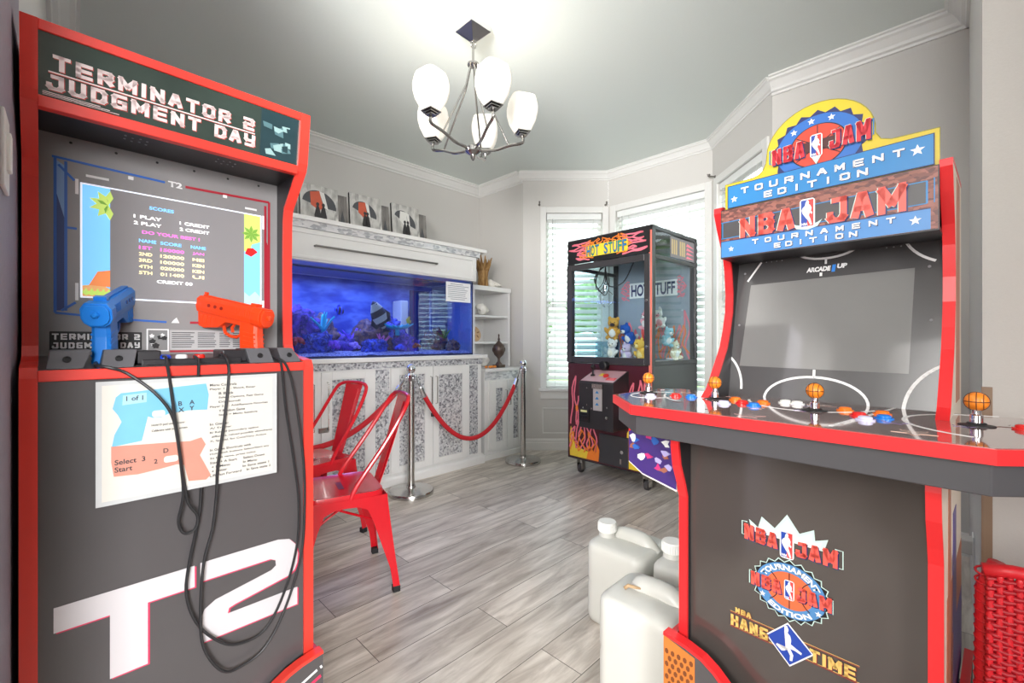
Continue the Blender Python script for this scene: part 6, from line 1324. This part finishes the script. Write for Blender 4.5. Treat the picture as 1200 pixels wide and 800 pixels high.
# ------------------------------------------------------------------ white plastic jugs
def hdpe():
    m = P('milky_white_plastic', (204, 204, 198), 0.42, noise=.03, nscale=8)
    b = m.node_tree.nodes['Principled BSDF']; b.inputs['Subsurface Weight'].default_value = 0.25; b.inputs['Subsurface Radius'].default_value = (.03, .03, .03); return m
JUG = hdpe()
def jug(lab, loc, rz, lx, ly, cap=True, h=0.31):
    t = thing('plastic_jug', lab, 'jug', loc, rz, 'milky plastic jugs on the floor')
    mb = MB(); rings = []
    for f, z in ((.93, 0.0), (.985, .008), (1, .03), (1, h * .45), (.985, h * .5), (1, h * .55), (1, h - .03), (.985, h - .012), (.94, h - .002), (.82, h + .006)):
        rings.append([mb._v((x, y, z)) for x, y in rrect(-lx / 2 * f, lx / 2 * f, -ly / 2 * f, ly / 2 * f, .045 * f, 5)])
    n = len(rings[0])
    for A_, B_ in zip(rings, rings[1:]):
        for k in range(n): mb.face([A_[k], A_[(k + 1) % n], B_[(k + 1) % n], B_[k]])
    mb.face(rings[0]); mb.face(rings[-1]); mb.build('body', JUG, t, smooth=True, angle=60)
    # raised handle bridge running from the neck to the far end
    pts = smooth_path([(.02, ly * .20, h - .02), (.02, ly * .15, h + .008), (.02, 0, h + .016), (.02, -ly * .25, h + .010), (.02, -ly * .42, h - .03)], 6)
    mb = MB(); mb.tube(pts, [.032] * len(pts), 12); mb.build('handle', JUG, t, smooth='all')
    if cap: MB().lathe([(0.036, h - .01), (0.033, h + .016), (0.029, h + .03), (0.029, h + .036)], (-.02, ly * .33, 0), 24).build('neck', JUG, t, smooth=True)
    if cap:
        mb = MB(); prof = [(0.037, h + .026), (0.038, h + .058), (0.035, h + .064), (0.001, h + .064)]; mb.lathe(prof, (-.02, ly * .33, 0), 28)
        for k in range(28): a = 2 * PI * k / 28; mb.box(-.02 + .0378 * math.cos(a) - .001, -.02 + .0378 * math.cos(a) + .001, ly * .33 + .0378 * math.sin(a) - .001, ly * .33 + .0378 * math.sin(a) + .001, h + .028, h + .056)
        mb.build('cap', P('white_cap', (236, 236, 232), .45, noise=.02), t)
    else:
        mb = MB(); mb.tube([(-.035, ly * .27, h + .012), (-.03, ly * .23, h + .022), (-.018, ly * .17, h + .018), (-.008, ly * .10, h + .016)], [.006, .006, .005, .003], 8); mb.build('tie_strap', P('tan_strap', (176, 146, 110), .5, noise=.1), t, smooth='all')
    return t
jug('white plastic jug with screw cap standing farthest from the basketball cabinet', (1.605, 0.94, 0), R(0), .25, .255)
jug('white plastic jug without cap and with tan tie strap, nearest the basketball cabinet', (1.285, 0.675, 0), R(0), .235, .255, False, .325)
jug('white plastic jug with screw cap peeping out behind the capless jug', (1.62, 0.668, 0), R(0), .24, .25)

# ------------------------------------------------------------------ chandelier
ch = thing('chandelier', 'chrome five-light chandelier with white glass shades hanging from the ceiling', 'chandelier', (1.583, 1.887, 0), R(0))
mb = MB(); v = [mb._v((x, y, CZ - .002)) for x, y in ((-.07, -.07), (.07, -.07), (.07, .07), (-.07, .07))]; u = [mb._v((x, y, CZ - .03)) for x, y in ((-.07, -.07), (.07, -.07), (.07, .07), (-.07, .07))]; ap_ = [mb._v((x, y, CZ - .085)) for x, y in ((-.012, -.012), (.012, -.012), (.012, .012), (-.012, .012))]
mb.face(v); mb.face(ap_)
for k in range(4): mb.face([v[k], v[(k + 1) % 4], u[(k + 1) % 4], u[k]]); mb.face([u[k], u[(k + 1) % 4], ap_[(k + 1) % 4], ap_[k]])
mb.build('ceiling_canopy', CHROME, ch)
CHN = P('satin_nickel', (176, 174, 172), .2, 1.0, noise=0)
mb = MB(); mb.tube([(0, 0, CZ - .085), (0, 0, 2.645)], .007, 10); mb.tube([(0.018 * math.cos(2 * PI * k / 12), 0, CZ - .10 + .018 * math.sin(2 * PI * k / 12)) for k in range(12)], .004, 6, closed=True); mb.lathe([(.01, 2.64), (.032, 2.645), (.032, 2.655), (.01, 2.662)], seg=16); mb.build('stem', CHN, ch, smooth=True)
MB().lathe([(.03, 2.20), (.045, 2.185), (.045, 2.165), (.03, 2.155), (.018, 2.148), (.012, 2.13), (.004, 2.12)], seg=24).build('hub', CHN, ch, smooth=True)
SHADE = P('white_glass_shade', (240, 236, 228), .3, noise=.02, emit=0.3, emit_col=(255, 246, 230))
for k in range(5):
    th = R(45 - 10 - 72 * k); d = Vector((math.cos(th), math.sin(th), 0)); rr = .275
    mb = MB(); mb.tube(smooth_path([Vector((0, 0, 2.18)) + d * .035, Vector((0, 0, 2.185)) + d * .12, Vector((0, 0, 2.215)) + d * .2, Vector((0, 0, 2.235)) + d * rr, Vector((0, 0, 2.275)) + d * rr], 5), .0085, 8)
    am = mb.build('arm', CHN, ch, smooth=True)
    mb = MB(); mb.tube([Vector((0, 0, 2.64)) + d * .018, Vector((0, 0, 2.52)) + d * .05, Vector((0, 0, 2.215)) + d * .2], .0055, 8); mb.build('strap', CHN, am, smooth=True)
    mb = MB(); c = Vector((0, 0, 0)) + d * rr
    for z, s_ in ((2.272, .022), (2.281, .03), (2.290, .037)): mb.M = Matrix.Translation(c) @ Matrix.Rotation(th + R(10), 4, 'Z'); mb.box(-s_, s_, -s_, s_, z, z + .0055)
    mb.build('socket_cup', CHN, am)
    mb = MB(); mb.M = None; prof = [(.036, 2.292), (.052, 2.31), (.072, 2.35), (.083, 2.395), (.084, 2.43), (.076, 2.47), (.070, 2.485)]
    rot = Euler((0, 0, th + R(10))); rings = []
    def ring(r_, z): 
        out = []
        for q in range(32):
            a = 2 * PI * q / 32; ca, sa = math.cos(a), math.sin(a); p_ = 4.4; kk = (abs(ca) ** p_ + abs(sa) ** p_) ** (-1 / p_)
            vv = rot.to_matrix() @ Vector((r_ * kk * ca, r_ * kk * sa, z)); out.append(mb._v(vv + c))
        return out
    rs_ = [ring(r_ * .93, z) for r_, z in prof] + [ring((r_ - .004) * .93, z) for r_, z in prof[::-1]]
    for A_, B_ in zip(rs_, rs_[1:]):
        for q in range(32): mb.face([A_[q], A_[(q + 1) % 32], B_[(q + 1) % 32], B_[q]])
    mb.face(rs_[0]); mb.face(rs_[-1]); mb.build('glass_shade', SHADE, am, smooth=True, angle=50)
    l = bpy.data.lights.new('chandelier_bulb', 'POINT'); l.energy = 0.7; l.color = (1, .95, .87); l.shadow_soft_size = .05
    lo = bpy.data.objects.new('chandelier_bulb', l); C.objects.link(lo); lo.parent = ch; lo.location = c + Vector((0, 0, 2.44))

# ------------------------------------------------------------------ red wicker chair, outlet with adapter
WR = P('red_wicker', (206, 34, 44), .42, noise=.12, nscale=60); WRD = P('deep_red_wicker', (166, 22, 34), .45, noise=.12, nscale=60)
wc = thing('wicker_chair', 'red woven wicker armchair beside the basketball cabinet', 'chair', (1.205, -0.312, 0), R(-96))
wwid, wh = .29, .672
def bk_(u, z): return (u, .0 + .045 * (1 - (u / wwid) ** 2) + .13 * (z - .38), z)
mb = MB(); 
for k in range(44):
    u = -wwid + .02 + (2 * wwid - .04) * k / 43; n = 30
    mb.tube([Vector(bk_(u, .36 + (wh - .36) * q / n)) + Vector((0, .0035 * (1 if (q + k) % 2 else -1), 0)) for q in range(n + 1)], .0056, 5)
wv = mb.build('woven_back', WR, wc, smooth='all')
mb = MB()
for q in range(32):
    z = .37 + (wh - .385) * q / 31; mb.tube([Vector(bk_(-wwid + .015 + (2 * wwid - .03) * k / 40, z)) + Vector((0, .004 * (-1 if (q + k) % 2 else 1), 0)) for k in range(41)], .0054, 5)
mb.build('cross_weave', WRD, wv, smooth='all')
mb = MB()
for sx_ in (-1, 1): mb.tube([(sx_ * (wwid - .012), .10, .0), (sx_ * (wwid - .012), .06, .36), (sx_ * (wwid - .012), .085, .62), (sx_ * (wwid - .03), .083, wh + .004)], [.015, .016, .017, .017], 10)
mb.tube([bk_(-wwid + .01, wh)] + [bk_(-wwid + .05 + (2 * wwid - .1) * k / 12, wh + .006) for k in range(13)] + [bk_(wwid - .01, wh)], .0125, 10)
for sx_ in (-1, 1):
    for q in range(34):
        z = .04 + q * .0186; yc = .10 - .04 * min(1, z / .36) if z < .36 else .06 + .025 * min(1, (z - .36) / .26)
        mb.tube([(sx_ * (wwid - .012) + .0165 * math.cos(2 * PI * k / 12), yc + .0165 * math.sin(2 * PI * k / 12), z + .004 * math.sin(2 * PI * k / 12)) for k in range(12)], .0022, 5, closed=True)
mb.build('wrapped_frame', WR, wc, smooth='all')
mb = MB()
for q in range(26): y = -.42 + q * .0195; mb.tube([(-wwid + .02 + (2 * wwid - .04) * k / 30, y, .385 + .004 * (1 if (q + k) % 2 else -1)) for k in range(31)], .009, 6)
mb.build('woven_seat', WR, wc, smooth='all')
for sx_ in (-1, 1): MB().tube([(sx_ * (wwid - .02), -.42, 0), (sx_ * (wwid - .02), -.41, .39)], .022, 10).build('leg', WR, wc, smooth=True)
ot = thing('wall_outlet', 'white outlet plate low on the near wall beside the cabinet side', 'outlet', (2.42, -0.05, 0.33), R(180))
MB().box(-.037, .037, -.006, 0, -.06, .06).build('outlet_plate', TRIMW, ot, bevel=.002)
for z in (-.022, .022): MB().box(-.016, .016, -.0085, -.005, z - .014, z + .014).build('socket', WHITE, ot, bevel=.002)
ad = thing('power_adapter', 'grey-white power adapter with cord plugged in low beside the red wicker chair', 'adapter', (2.42, -0.0588, 0.345), R(180))
ADM = P('pale_grey_plastic', (206, 202, 198), .4, noise=.03)
MB().box(-.03, .035, -.10, 0, -.025, .03).build('adapter_body', ADM, ad, bevel=.006)
MB().tube(smooth_path([(.0, -.06, -.024), (.0, -.062, -.07), (.02, -.05, -.16), (-.01, -.045, -.24), (.015, -.05, -.30), (.02, -.06, -.338), (.12, -.07, -.3405)], 6), .004, 8).build('cord', P('cream_cord', (214, 204, 184), .5, noise=.04), ad, smooth=True)
